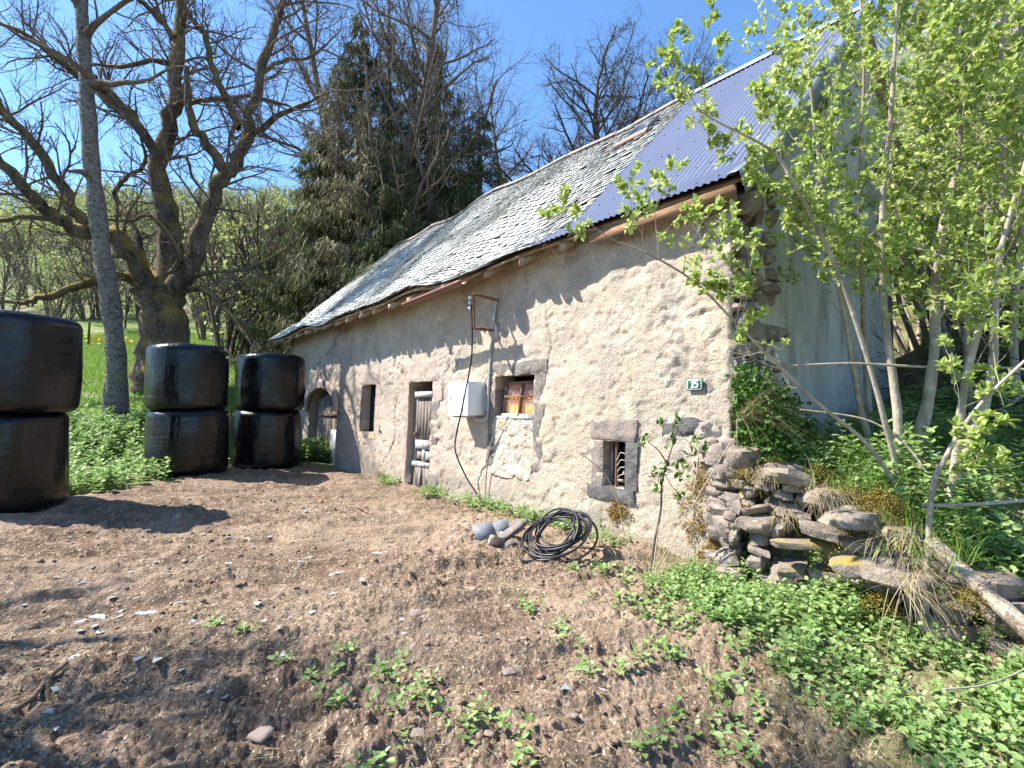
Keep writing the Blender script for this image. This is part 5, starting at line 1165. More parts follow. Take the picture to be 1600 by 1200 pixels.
WE = [(640, 1090, 1.5, 9), (610, 1060, 1.2, 6), (550, 1030, 1.0, 5), (500, 1060, 1.0, 5), (520, 1105, 1.1, 5), (820, 962, 1.1, 6), (780, 1125, 1.3, 6), (880, 1010, .9, 4), (905, 1050, .9, 4), (1010, 1030, 1.0, 6), (965, 1055, 1, 4), (380, 995, .8, 4), (445, 1040, .8, 3), (1065, 1140, 1.1, 6), (1010, 1165, 1.0, 4), (590, 1185, 1.2, 5), (940, 900, .9, 6), (900, 905, .9, 5), (960, 860, 1.3, 9), (1110, 1130, 1.1, 5), (1150, 1165, 1.1, 5), (1180, 1110, 1.0, 5), (830, 1190, 1.0, 5), (660, 1105, 1.2, 5), (725, 1125, .8, 3), (340, 985, .7, 3), (930, 950, .8, 4), (870, 985, .7, 3)]
WL = ['largest seedling clump in the bare mud, bottom centre', 'seedlings just above the largest clump in the mud']
for i, (a, b, s_, n_) in enumerate(WE): weed(a, b, s_, n_, 100+i, WL[i] if i < 2 else 'small green nettle seedlings sprouting from the bare mud')
# ---------------------------------------------------------------- saplings on the bank at the right
SAP = [dict(n=5, wig=.13, trop=.10, kids=(4, 6), ang=45, ratio=.55, rr=.55, start=.25, k=5), dict(n=4, wig=.16, trop=.08, kids=(2, 4), ang=45, ratio=.55, rr=.6, start=.2, k=4), dict(n=4, wig=.16, trop=.06, k=3)]
SAPS = [
 ('slender pale sapling leaning left, nearest the grey gable', [(1370, 742, 4.9), (1345, 640, 4.9), (1333, 570, 4.85), (1318, 480, 4.8), (1300, 400, 4.7), (1285, 290, 4.6), (1268, 150, 4.5), (1262, 40, 4.4)], .035, .20),
 ('upright pale sapling in front of the gable, second from the left', [(1402, 765, 4.4), (1402, 640, 4.4), (1388, 540, 4.4), (1378, 430, 4.35), (1380, 300, 4.3), (1392, 180, 4.25), (1400, 40, 4.2), (1406, -80, 4.2)], .038, .18),
 ('thickest pale sapling trunk standing in the middle of the group', [(1425, 760, 4.6), (1445, 650, 4.6), (1460, 560, 4.6), (1462, 450, 4.6), (1475, 340, 4.5), (1500, 230, 4.5), (1492, 100, 4.4), (1500, -60, 4.4)], .055, .18),
 ('sapling with kinked trunk right of the thickest one', [(1490, 735, 4.3), (1530, 650, 4.3), (1550, 580, 4.3), (1556, 450, 4.25), (1570, 300, 4.2), (1560, 150, 4.1), (1575, -20, 4.0)], .045, .18),
 ('long sapling leaning right across the others', [(1480, 760, 3.9), (1500, 660, 3.9), (1512, 580, 3.85), (1545, 460, 3.8), (1580, 330, 3.7), (1612, 220, 3.6), (1645, 80, 3.5)], .032, .2),
 ('low sapling bending right at the front edge of the bank', [(1440, 838, 3.35), (1455, 780, 3.35), (1478, 715, 3.3), (1525, 640, 3.3), (1600, 565, 3.2), (1700, 480, 3.1)], .02, .22),
 ('thin sapling arching left across the house wall', [(1425, 800, 4.0), (1360, 700, 3.95), (1290, 640, 3.9), (1230, 585, 3.85), (1150, 505, 3.8), (1085, 440, 3.75), (1010, 395, 3.7), (965, 378, 3.7)], .016, .17),
 ('sapling arching left over the corrugated roof', [(1410, 765, 4.2), (1372, 620, 4.1), (1330, 480, 4.05), (1285, 370, 4.0), (1240, 285, 3.9), (1205, 235, 3.9), (1130, 195, 3.8), (1095, 175, 3.8)], .022, .17),
 ('background sapling at the right edge of the picture', [(1590, 650, 5.6), (1585, 500, 5.6), (1600, 300, 5.5), (1592, 100, 5.4), (1600, -60, 5.4)], .045, .2),
 ('background sapling half hidden behind the second one', [(1362, 700, 5.6), (1352, 560, 5.6), (1347, 400, 5.5), (1345, 250, 5.5), (1350, 100, 5.4), (1342, -40, 5.4)], .035, .2),
 ('background sapling between the thickest and the kinked one', [(1520, 690, 5.8), (1510, 520, 5.8), (1525, 350, 5.7), (1530, 180, 5.6), (1520, 0, 5.6)], .04, .2),
]
for i, (lab, l, r0, stp) in enumerate(SAPS):
    p = np.array([P(*q) for q in l]); z0 = hz(p[0][0], p[0][1]); off = np.array([p[0][0], p[0][1], z0]); p[0][2] = z0-.08
    T = Tree(300+i); n = len(p); o = empty('sapling', tuple(off), label=lab, cat='sapling', group='spring saplings on the bank beside the gable')
    T.limb(p-off, list(np.linspace(r0, max(r0*.25, .005), n)), None, k=9, jit=.008)
    T.wood().build('trunk', m_bark_sap, o, smooth=True)
    T2 = Tree(330+i); low = i in (5, 6, 7); stp *= (1.5 if i in (0, 9) else .98)
    T2.limb(p-off, [.004]*n, SAP, step=stp*(.62 if not low else 1), start=.3 if not low else .42, Lk=.85 if not low else .5, ang=52, k=3, jit=.0)
    T2.paths.pop(((n-1)*4+1, 3), None)
    T2.wood().build('branches', m_bark_sap, o)
    Pp, D = T2.tip_arrays(4, .12); Pp = np.repeat(Pp, 3, 0); D = np.repeat(D, 3, 0)
    k_ = Pp[:, 2]+off[2] > (2.0 if i in (6, 7) else -9); Pp = Pp[k_]; D = D[k_]; mb = MB(); leafset(mb, Pp, D, .048 if i < 8 else .052, T2.nr, .62, upb=.6); mb.build('leaves', m_leaf_sap, o)
# leafy shrubs closing the view at the right
thick = [bush_mesh(400+i, 3.6, 8, 6, .075, m_leaf_sap, m_bark_sap, .35) for i in range(3)]
TH = [(6.3, 7.2, 1.0), (7.6, 6.6, 1.1), (6.9, 8.6, 1.2), (8.6, 7.9, 1.2), (7.6, 9.8, 1.4), (9.6, 9.2, 1.3), (9.2, 11.2, 1.6), (11.2, 10.4, 1.5), (8.2, 12.6, 1.5), (12, 12.5, 1.7), (10.6, 14, 1.8), (14, 14, 1.9), (13, 17, 2.0), (16.5, 17.5, 2.2), (10.5, 17, 2.0), (6.9, 5.4, .7), (18, 21, 2.2), (14.5, 21, 2.2), (21, 24, 2.3), (17, 27, 2.3)]
for i, (x, y, s_) in enumerate(TH): put_bush(thick[i % 3], x, y, s_, 'leafy_shrub', 'bright leafy thicket shrub on the slope to the right of the gable', 'shrub', 'thicket shrubs right of the gable')

# ---------------------------------------------------------------- dry stone bank
m_bankst = stonelike('lichened_bank_stone', (.27, .215, .165), (.11, .085, .065), (.47, .41, .33), 7, .8, moss=None); mixin(m_bankst, mulfac(m_bankst, island(m_bankst), .45), (.22, .19, .165))
f_, _ = noise_fac(m_bankst, 4, .55, .63, 6, seed=15); mixin(m_bankst, mulfac(m_bankst, f_, upfac(m_bankst, .0, .7)), (.27, .20, .05))
m_goldmoss = leafmat('golden_moss_fronds', [(.10, .085, .02), (.22, .165, .03), (.33, .24, .045)], .1, 1)
def bank():
    ys = np.array([4.52, 4.3, 3.9, 3.5, 3.0, 2.5]); r = np.random.RandomState(6)
    line = np.array([[float(np.interp(y, XE_Y, XE_X)), y] for y in ys]); seg = np.linalg.norm(np.diff(line, axis=0), axis=1); cum = np.concatenate([[0], np.cumsum(seg)])
    o = empty('dry_stone_bank', (line[0][0], line[0][1], .1), label='tumbledown dry stone retaining wall running from the house corner', cat='stone wall'); off = np.array([line[0][0], line[0][1], .1])
    zc = 0.0; cells = []; slabs = []
    for lay in range(13):
        hh = r.uniform(.06, .12); q = r.uniform(0, .1)
        while q < cum[-1]:
            L = r.uniform(.10, .34); qm = min(q+L/2, cum[-1]-.01); x = np.interp(qm, cum, line[:, 0]); y = np.interp(qm, cum, line[:, 1]); top = np.interp(y, XT_Y, XT_Z)
            k = min(np.searchsorted(cum, qm)-1, len(seg)-1); d = line[k+1]-line[k]; a = math.atan2(d[1], d[0])
            z = .12+zc+hh/2
            if z < top+.02:
                batter = .42*(top-z)
                c = np.array([x-.04-batter+r.uniform(-.05, .05), y-.03+r.uniform(-.03, .03), z])-off
                if r.rand() > .30: cells.append((c, (L*.98, .34, hh*r.uniform(.8, 1.25)), (r.uniform(-.3, .3), r.uniform(-.25, .25), a+r.uniform(-.4, .4))))
            q += L
        zc += hh*.96
    mb = MB(); rubble(mb, cells, 12, .32); smooth_angle(mb.build('stonework', m_bankst, o))
    for px, py, Z, sx, sy, sz, ang, lab in ((1330, 812, 3.66, .34, .26, .13, .15, 'broad brown stone under golden moss at the top of the bank'), (1225, 745, 4.2, .32, .3, .13, .25, None), (1400, 905, 3.3, .4, .24, .12, -.75, None), (1255, 850, 3.95, .5, .22, .07, -.1, None), (1300, 778, 4.0, .42, .3, .12, .1, None), (1185, 815, 4.25, .34, .3, .10, .3, None), (1290, 830, 3.9, .4, .25, .09, -.4, None), (1345, 885, 3.55, .36, .16, .12, -.7, 'grey lichened stone lying at the foot of the bank'), (1350, 850, 3.7, .3, .24, .1, -.2, None), (1230, 735, 4.35, .38, .3, .14, .2, None), (1160, 712, 4.5, .25, .25, .18, .5, None), (1330, 800, 3.85, .3, .25, .1, .3, None), (1395, 830, 3.6, .25, .25, .12, .1, None)):
        mb = MB(); rubble(mb, [(P(px, py, Z)-off, (sx, sy, sz), (r.uniform(-.15, .15), r.uniform(-.2, .2), ang))], int(px), .3); s_ = smooth_angle(mb.build('large_stone', m_bankst, o))
        if lab: s_['label'] = lab
    # moss cushions: thousands of tiny fronds over the stones
    for px, py, Z, s1, n in ((1375, 783, 3.72, .15, 6000), (1330, 770, 3.9, .09, 1200), (1280, 735, 4.2, .09, 1300), (1375, 938, 3.45, .09, 900), (1520, 935, 3.0, .08, 900), (1215, 722, 4.35, .07, 800), (1160, 740, 4.4, .07, 700), (1395, 820, 3.6, .07, 700)):
        c = P(px, py, Z)-off; v = r.normal(0, 1, (n, 3))*[s1, s1*.7, s1*.28]; v[:, 2] -= (v[:, 0]**2+v[:, 1]**2)/s1*.6-.02
        d = rand_unit(n, r); d[:, 2] = abs(d[:, 2])+.3; nm = rand_unit(n, r); nm[:, 1] -= .5; mb = MB(); mb.leaves(c+v, d, nm, r.uniform(.007, .015, n), .7); mb.build('moss', m_goldmoss, o)
bank()
m_moss2 = newmat('brown_gold_moss', (.30, .19, .05), 1); f_, h_ = noise_fac(m_moss2, 14, .4, .65); mixin(m_moss2, f_, (.16, .12, .035)); f_, h_ = noise_fac(m_moss2, 60, .3, .7); bump(m_moss2, h_, 1, .01)
m_mossleaf = leafmat('moss_tufts', [(.16, .11, .03), (.30, .19, .05), (.42, .30, .08)], .1, 1)
def moss_on_wall(u0, z0, w_, h_, seed, label, n=26):
    r = np.random.RandomState(seed); c = wp(u0, -.02, z0); o = empty('wall_moss', tuple(c), AH, label=label, cat='moss')
    k = n*45; cx = r.normal(0, w_/2.4, n); cz = r.normal(0, h_/2.4, n); i_ = r.randint(0, n, k); a = cx[i_]+r.normal(0, .022, k); b = cz[i_]+r.normal(0, .022, k)
    p = np.stack([a, BAT*b-r.uniform(0, .03, k)*np.exp(-((a-cx[i_])**2+(b-cz[i_])**2)/.0008)+.012, b], 1); d = rand_unit(k, r); d[:, 1] = -abs(d[:, 1])*.7; nm = rand_unit(k, r); nm[:, 1] -= 1
    mb = MB(); mb.leaves(p, d, nm, r.uniform(.008, .018, k), .8); mb.build('tufts', m_mossleaf, o)
moss_on_wall(-.28, .62, .30, .5, 3, 'brown gold moss growing on the wall near the broken corner', 46); moss_on_wall(-.22, .28, .2, .4, 4, 'brown moss low on the house corner above the nettles', 40)
moss_on_wall(-1.28, .40, .16, .16, 5, 'golden moss cushion under the small barred window', 30); moss_on_wall(-6.9, .2, .2, .08, 6, 'yellow moss at the wall foot left of the door', 12)

# ivy and dry grass at the corner, on top of the bank
def ivy():
    rs_ = np.random.RandomState(9); n = 3600; y_ = rs_.uniform(-.12, 1.0, n); z_ = 1.0+rs_.beta(1.6, 1.8, n)*1.0; k = z_ < 1.95-.75*np.clip(y_-.25, 0, 1)-.1*rs_.rand(n); y_, z_ = y_[k], z_[k]; n = len(y_)
    x_ = .05+rs_.rand(n)**1.3*.42*np.clip(1.15-(z_-1.0)*.8, .2, 1); p = np.array([h2w(a, b, c) for a, b, c in zip(x_, y_, z_)])
    d = rand_unit(n, rs_)*.8; d[:, :2] += CU*.5-CV*.2; nm = rand_unit(n, rs_)*.6; nm[:, :2] += CU; nm[:, 2] += .8
    mb = MB(); mb.leaves(p, d, nm, rs_.uniform(.03, .065, n), .75); o = mb.build('ivy', leafmat('green_ivy_leaves', [(.05, .11, .02), (.09, .18, .035), (.15, .27, .05)], .3)); tag(o, 'dark green ivy and bramble leaves climbing the broken corner', 'ivy')
ivy()
def tuft(mb, p, n, L, spread, rs_, bias=(0, 0, .4), wd=.006, droop=.9):
    for _ in range(n):
        d = rs_.normal(0, spread, 3)+np.array(bias); d /= np.linalg.norm(d); l = L*rs_.uniform(.5, 1.1); q0 = np.array(p)+rs_.normal(0, .03, 3); m = 5
        pts = []; v = d.copy(); q = q0.copy()
        for i in range(m+1): pts.append(q.copy()); q = q+v*l/m; v = v+np.array([0, 0, -droop/m]); v /= np.linalg.norm(v)
        pts = np.array(pts); s_ = np.cross(d, [0, 0, 1.]); s_ /= np.linalg.norm(s_)+1e-6; w__ = np.linspace(wd, wd*.2, m+1)[:, None]
        mb.add(np.concatenate([pts-s_*w__/2, pts+s_*w__/2]), [[i, i+1, i+m+2, i+m+1] for i in range(m)])
def dry():
    rs_ = np.random.RandomState(5)
    for i, (px, py, Z, n, L, b, lab) in enumerate(((1165, 655, 4.45, 170, .62, (.55, -.35, .25), 'long straw coloured dry grass spilling from the bank beside the ivy'), (1280, 770, 3.95, 130, .34, (-.1, -.5, -.1), 'dry brown grass hanging over the dark hollow in the bank'), (1395, 840, 3.45, 110, .30, (-.35, -.5, .0), 'pale dry grass hanging beside the front stones'), (1225, 800, 4.1, 60, .2, (0, -.4, -.2), 'short dry roots under the top stones of the bank'), (1420, 900, 3.2, 120, .45, (.0, -.4, -.1), 'withered grass trailing down at the right end of the bank'), (1190, 740, 4.3, 120, .22, (-.2, -.5, .1), 'dry grass on the broken stones beside the house corner'), (1345, 800, 3.75, 120, .3, (-.2, -.5, .0), 'dry grass hanging under the mossy stone'))):
        p = P(px, py, Z); mb = MB()
        for k in range(6): tuft(mb, p+rs_.normal(0, .07, 3)*[1, .6, .3], n//6, L, .3, rs_, b, .0035)
        tag(mb.build('dry_grass_tuft', m_dry), lab, 'dry grass')
    for i, (px, py, Z, n, L, lab) in enumerate(((1245, 715, 4.5, 240, .26, 'fresh green grass on the bank beside the straw coloured tuft'), (1330, 730, 4.4, 260, .24, 'fresh green grass on the bank in front of the gable'), (1310, 760, 4.05, 160, .22, 'green grass hanging over the mossy stones'), (1470, 870, 3.2, 160, .24, 'green grass at the right end of the bank'), (1200, 690, 4.55, 200, .22, 'green grass under the straw coloured tuft'), (1390, 760, 4.1, 220, .22, 'green grass around the foot of the second sapling'), (1440, 820, 3.5, 200, .2, 'green grass around the low bending sapling'))):
        p = P(px, py, Z); mb = MB()
        for k in range(10):
            q = p+rs_.normal(0, .14, 3); q[2] = hz(q[0], q[1]) if q[0] > xe_(q[1]) else p[2]; tuft(mb, q, n//10, L, .4, rs_, (0, -.15, .7), .005, .8)
        tag(mb.build('grass_tuft', m_grass), lab, 'grass tuft')
dry()
rsb = np.random.RandomState(18)
blades(14000, 2.1, 5.2, 2.4, 5.6, HF, .07, .24, .007, m_grass, 'bank_grass', 'fresh green grass growing between the plants on top of the bank', 'grass', rsb, lambda x, y: ((x > xe_(y)-.05) & ((x-1.93)*.636-(y-4.63)*.7716 > .1))*np.clip(.6+fbm(x*2, y*2, 0, 3, 55), 0, 1), .5)
blades(12000, 1.7, 3.4, 2.4, 4.6, lambda x, y: HF(x, y)+.03, .06, .2, .005, m_dry, 'bank_dry_grass', 'dry brown grass matted over the face of the stone bank', 'dry grass', rsb, lambda x, y: (1-sst(np.abs(x-xe_(y)-.0), .12, .42))*np.clip(.5+fbm(x*2.5, y*2.5, 0, 3, 56), 0, 1), 1.1)
# log at the right
def log():
    a = P(1455, 850, 3.35); b = P(1620, 1000, 2.75); mb = MB(); n = 14; t = np.linspace(0, 1, n)[:, None]; p = a+(b-a)*t; p[:, 2] += .01
    k = 16; A = np.arange(k)*2*math.pi/k; d = (b-a)/np.linalg.norm(b-a); s_ = np.cross(d, [0, 0, 1]); s_ /= np.linalg.norm(s_); u = np.cross(s_, d)
    rad = .055*(1+.25*vnoise(A[None]*2.4, t*1.5+0*A[None], 0, 3)+.12*np.sin(A*5)[None])
    v = p[:, None]+rad[..., None]*(s_*np.cos(A)[None, :, None]+u*np.sin(A)[None, :, None]*.8); f = [[i*k+j, i*k+(j+1) % k, (i+1)*k+(j+1) % k, (i+1)*k+j] for i in range(n-1) for j in range(k)]
    mb.add(v.reshape(-1, 3), f); mb.add(v[0], [list(range(k))[::-1]]); mb.add(v[-1], [list(range(k))])
    m = bark('split_grey_wood', (.36, .29, .22), (.12, .09, .07), (.55, .47, .38), sc=10, b=1); tag(mb.build('fallen_log', m, smooth=True), 'rotting split log lying among nettles at the right edge', 'log')
log()
def brush():
    rs_ = np.random.RandomState(44)
    T = Tree(44)
    for _ in range(150):
        x = rs_.uniform(5.0, 8.2); y = rs_.uniform(5.2, 7.6)
        if (x-1.93)*.636-(y-4.63)*.7716 < .3: continue
        T.grow((x, y, hz(x, y)+rs_.uniform(0, .5)), tuple(rand_unit(1, rs_)[0]*[1, 1, .45]), rs_.uniform(.6, 1.6), .012, 1, BUSH)
    tag(T.wood().build('dead_brushwood', m_bark_dark), 'heap of dead branches in the dark hollow right of the gable', 'brushwood', kind='stuff')
brush()
# young sapling and dry stems in front of the wall
def young():
    Z = 4.45; b = P(1015, 905, Z); off = np.array([b[0], Z, hz(b[0], Z)]); q = lambda *l: [P(x, y, Z+dz)-off for x, y, dz in l]
    o = empty('young_sapling', tuple(off), label='young sapling with a few dark green leaves standing before the house wall', cat='sapling'); T = Tree(9)
    T.limb([[0, 0, -.05]]+q((1022, 850, 0), (1032, 800, 0), (1035, 750, 0), (1048, 705, 0), (1060, 665, 0)), [.011, .010, .009, .008, .006, .004], None, k=7, jit=.002)
    T.limb(q((1042, 725, 0), (1030, 705, .03), (1012, 690, .05)), [.006, .005, .003], None, k=5, jit=.002); T.limb(q((1058, 670, 0), (1075, 690, -.03), (1092, 692, -.06)), [.004, .003, .002], None, k=5, jit=.002); T.limb(q((1038, 740, 0), (1050, 760, -.04), (1062, 775, -.06)), [.004, .003, .002], None, k=5, jit=.001)
    T.wood().build('stem', m_bark_twig, o, smooth=True); rs_ = T.nr; mb = MB(); P_ = []; D_ = []
    for (x, y, dz, n) in ((1008, 688, .05, 6), (1030, 660, 0, 5), (1060, 660, 0, 7), (1050, 690, 0, 4), (1085, 690, -.05, 6), (1098, 695, -.06, 3), (1065, 718, 0, 4), (1025, 738, 0, 6), (1062, 745, -.04, 6), (1062, 772, -.06, 6), (1022, 752, 0, 4), (1030, 765, 0, 5), (1078, 718, -.05, 4), (1040, 730, 0, 5)):
        for _ in range(n*2): P_.append(P(x+rs_.normal(0, 5), y+rs_.normal(0, 5), Z+dz)-off); D_.append(rand_unit(1, rs_)[0]*[1, .6, .5])
    leafset(mb, np.array(P_), np.array(D_), .06, rs_, .5); mb.build('leaves', leafmat('mid_green_leaves', [(.06, .13, .02), (.10, .20, .035), (.17, .30, .06)], .35), o)
young()
m_stem = newmat('dry_stem', (.42, .32, .22), .8)
STEMS = [('thin dry stem crossing in front of the small barred window', [(985, 900, 4.5), (975, 830, 4.5), (960, 770, 4.5), (940, 735, 4.5), (905, 707, 4.5)], .004), ('straight reddish dry stem rising beside the young sapling', [(1018, 908, 4.4), (1026, 850, 4.4), (1030, 820, 4.4)], .006), ('long dry stalk leaning right in front of the house corner', [(1005, 920, 4.4), (1060, 830, 4.35), (1100, 760, 4.3), (1142, 690, 4.25)], .004), ('pale dry stalk leaning right above the nettles', [(1022, 910, 4.35), (1060, 830, 4.35), (1085, 760, 4.35), (1092, 700, 4.35)], .004), ('brown dry stalk close to the broken corner', [(1085, 870, 4.4), (1085, 800, 4.4), (1092, 715, 4.4)], .005), ('slender pale stalk at the right edge of the barred window', [(985, 890, 4.5), (984, 830, 4.5), (983, 775, 4.5)], .003)]
for lab, l, r_ in STEMS: pathobj('dead_stalk', [P(*q) for q in l], r_, m_stem, n=24, k=5, label=lab, cat='stem')
GS = [('long pale dry stem lying on the mud below the hose coil', [(660, 905, 4.62), (740, 918, 4.4), (830, 915, 4.45), (930, 925, 4.3), (985, 935, 4.2)], .006), ('second pale stem lying on the mud towards the nettles', [(800, 905, 4.6), (900, 905, 4.6), (985, 915, 4.5), (1000, 930, 4.4)], .005), ('thin broken stem on the mud in front of the nettle edge', [(840, 890, 4.75), (900, 920, 4.35), (950, 930, 4.2)], .005), ('curving pale bramble stem over the nettles at the right', [(1475, 1077, 2.3), (1530, 1072, 2.35), (1575, 1058, 2.4), (1620, 1035, 2.45)], .004), ('long horizontal branch crossing between the sapling trunks', [(1235, 572, 4.0), (1330, 568, 4.0), (1440, 573, 4.0), (1560, 574, 3.9), (1620, 580, 3.8)], .010), ('thin bare branch crossing low in front of the gable', [(1250, 640, 4.3), (1350, 655, 4.2), (1410, 690, 4.1), (1450, 740, 4.0)], .008), ('pale branch lying across the bank top at the right', [(1440, 790, 3.4), (1520, 788, 3.3), (1620, 780, 3.2)], .012)]
for lab, l, r_ in GS: pathobj('dry_branch', [P(*q) for q in l], r_, m_bark_sap, n=30, k=6, label=lab, cat='branch')
# ---------------------------------------------------------------- hose coil
def coil():
    b = P(870, 862, 5.0); off = np.array([b[0], 5.0, hz(b[0], 5.0)]); o = empty('hose_coil', tuple(off), label='untidy coil of black plastic hose lying against the wall foot', cat='hose'); rs_ = np.random.RandomState(4)
    n = 700; t = np.linspace(0, 13*2*math.pi, n); r_ = .24+.05*np.sin(t*.37)+.045*np.sin(t*.91+1)+.03*np.sin(t*.23)+.02*np.sin(t*1.63)
    tilt = R(38); cx = .03*np.sin(t*.17); x = (r_+cx)*np.cos(t)*1.12; yy = r_*np.sin(t); zz = .05*np.sin(t*.61)+.035*np.sin(t*1.37+2)+.05*(t/t[-1]-.5)*2
    # leaning plane: back edge higher against the wall
    u = np.array([CU[0], CU[1], 0]); v = np.array([CV[0]*math.cos(tilt), CV[1]*math.cos(tilt), math.sin(tilt)]); w__ = np.cross(u, v)
    p = u*x[:, None]+v*yy[:, None]+w__*zz[:, None]; p[:, 2] += .215; p[:, 2] = np.maximum(p[:, 2], .014)
    mb = MB(); mb.tubes(p, np.full(n, .0105), 7, cap=True); mb.build('loops', newmat('black_hose', (.025, .025, .03), .38), o, smooth=True)
    mb = MB(); e = np.array([[-.1, -.2, .02], [-.3, -.22, .015], [-.45, -.12, .02], [-.52, .0, .02]]); mb.tubes(e, np.full(4, .0115), 7, cap=True); mb.build('loose_end', newmat('black_hose_end', (.025, .025, .03), .38), o, smooth=True)
coil()
# ---------------------------------------------------------------- slates, stones and sticks on the ground
m_chip = newmat('slate_chip', (.36, .365, .345), .6, spec=.4); f_, h_ = noise_fac(m_chip, 12, .4, .65); mixin(m_chip, f_, (.48, .475, .43)); bump(m_chip, h_, .4, .01)
N, L = nodes(m_chip); oi = N.new('ShaderNodeObjectInfo'); mixin(m_chip, remap(m_chip, oi.outputs['Random'], 0, 1, 0, .5), (.20, .205, .20))
m_pebble = stonelike('pinkish_stone', (.42, .33, .27), (.30, .23, .19), (.58, .50, .43), 14, .5)
chips = []
for k in range(7):
    r_ = np.random.RandomState(50+k); n = 6; A = np.sort(r_.uniform(0, 6.28, n)); q = np.stack([np.cos(A)*r_.uniform(.5, 1, n), np.sin(A)*r_.uniform(.3, .7, n)], 1)
    mb = MB(); v = np.concatenate([np.c_[q, np.full(n, .06)], np.c_[q*1.03, np.full(n, -.04)]]); mb.add(v, [list(range(n))]); mb.add(v, [[i, i+n, (i+1) % n+n, (i+1) % n] for i in range(n)]); me = mb.mesh('slate_fragment'); me.materials.append(m_chip); chips.append(me)
def mudz(x, y): return float(HF(x, y)+mud(np.array([x]), np.array([y]), grassmask(np.array([x]), np.array([y])))[0])
rr = random.Random(77)
def chip(x, y, s, lab='flat grey slate fragment lying on the mud', grp='slate fragments scattered over the mud', tilt=.12):
    o = bpy.data.objects.new('slate_fragment', rr.choice(chips)); COL.objects.link(o); o.location = (x, y, mudz(x, y)+s*.05+.004); o.scale = (s, s, s*.45+.008); o.rotation_euler = (rr.gauss(0, tilt), rr.gauss(0, tilt), rr.uniform(0, 6.28)); return tag(o, lab, 'slate', grp)
def gp(px, py, z=.03): r = P(px, py, 1.0)-np.array([0, 0, 1.55]); t = (z-1.55)/r[2]; return r[0]*t, r[1]*t
for (px, py, s) in ((235, 972, .09), (222, 975, .08), (280, 955, .06), (185, 960, .07), (175, 950, .05), (385, 855, .08), (420, 852, .07), (310, 890, .07), (240, 1055, .075), (280, 1058, .05), (310, 1050, .05), (115, 1055, .05), (90, 1085, .05), (150, 975, .08), (125, 980, .07), (440, 1030, .055), (425, 1032, .045), (588, 878, .06), (600, 870, .05), (175, 1005, .045), (75, 1130, .05), (85, 1115, .045), (370, 1105, .05)):
    x, y = gp(px, py); chip(x, y, s)
for _ in range(285):
    x = -4.2+rr.random()*5.2; y = 1.5+rr.random()**1.35*6.0
    if grassmask(np.array([x]), np.array([y]))[0] > .3 or (x > -.5 and rr.random() < .6) or (x+2.2*0 > -1.0+0*y and rr.random() < .45): continue
    chip(x, y, rr.uniform(.015, .06))
pebs = []
for k in range(5): mb = MB(); rubble(mb, [((0, 0, 0), (1, .8, .6), (0, 0, 0))], 70+k, .4); me = mb.mesh('stone'); me.materials.append(m_pebble); pebs.append(me)
def peb(x, y, s, lab='small rough stone lying on the mud', grp='small stones scattered over the mud', m=None):
    o = bpy.data.objects.new('stone', rr.choice(pebs)); COL.objects.link(o); o.location = (x, y, mudz(x, y)+s*.12); o.scale = (s, s, s); o.rotation_euler = (rr.gauss(0, .2), rr.gauss(0, .2), rr.uniform(0, 6.28)); return tag(o, lab, 'stone', grp)
for i, (px, py, s, lab) in enumerate(((408, 1163, .13, 'pale flat stone near the bottom edge left of centre'), (795, 1060, .09, 'brown rounded stone in the mud right of the seedlings'), (735, 945, .11, 'dark flat stone casting a shadow in the middle of the mud'), (650, 975, .12, 'broad low stone sunk in the mud at the centre'), (765, 1143, .07, 'rounded stone beside the lowest seedlings'), (655, 1155, .09, 'low stone near the bottom edge of the mud'), (1040, 945, .07, 'pale stone at the edge of the nettles'), (1150, 1085, .08, 'grey flat stone among the small nettles'), (725, 833, .08, 'small dark stone left of the slate heap'))):
    x, y = gp(px, py); o = peb(x, y, s*.8, lab, None); o.scale.z *= .55
for _ in range(45):
    x = -4+rr.random()*5.4; y = 1.5+rr.random()**1.3*7
    if grassmask(np.array([x]), np.array([y]))[0] > .5: continue
    peb(x, y, rr.uniform(.012, .045))
m_heap = newmat('blue_grey_slate', (.13, .145, .16), .75, 0, .2); f_, h_ = noise_fac(m_heap, 14, .4, .65); mixin(m_heap, f_, (.22, .235, .245))
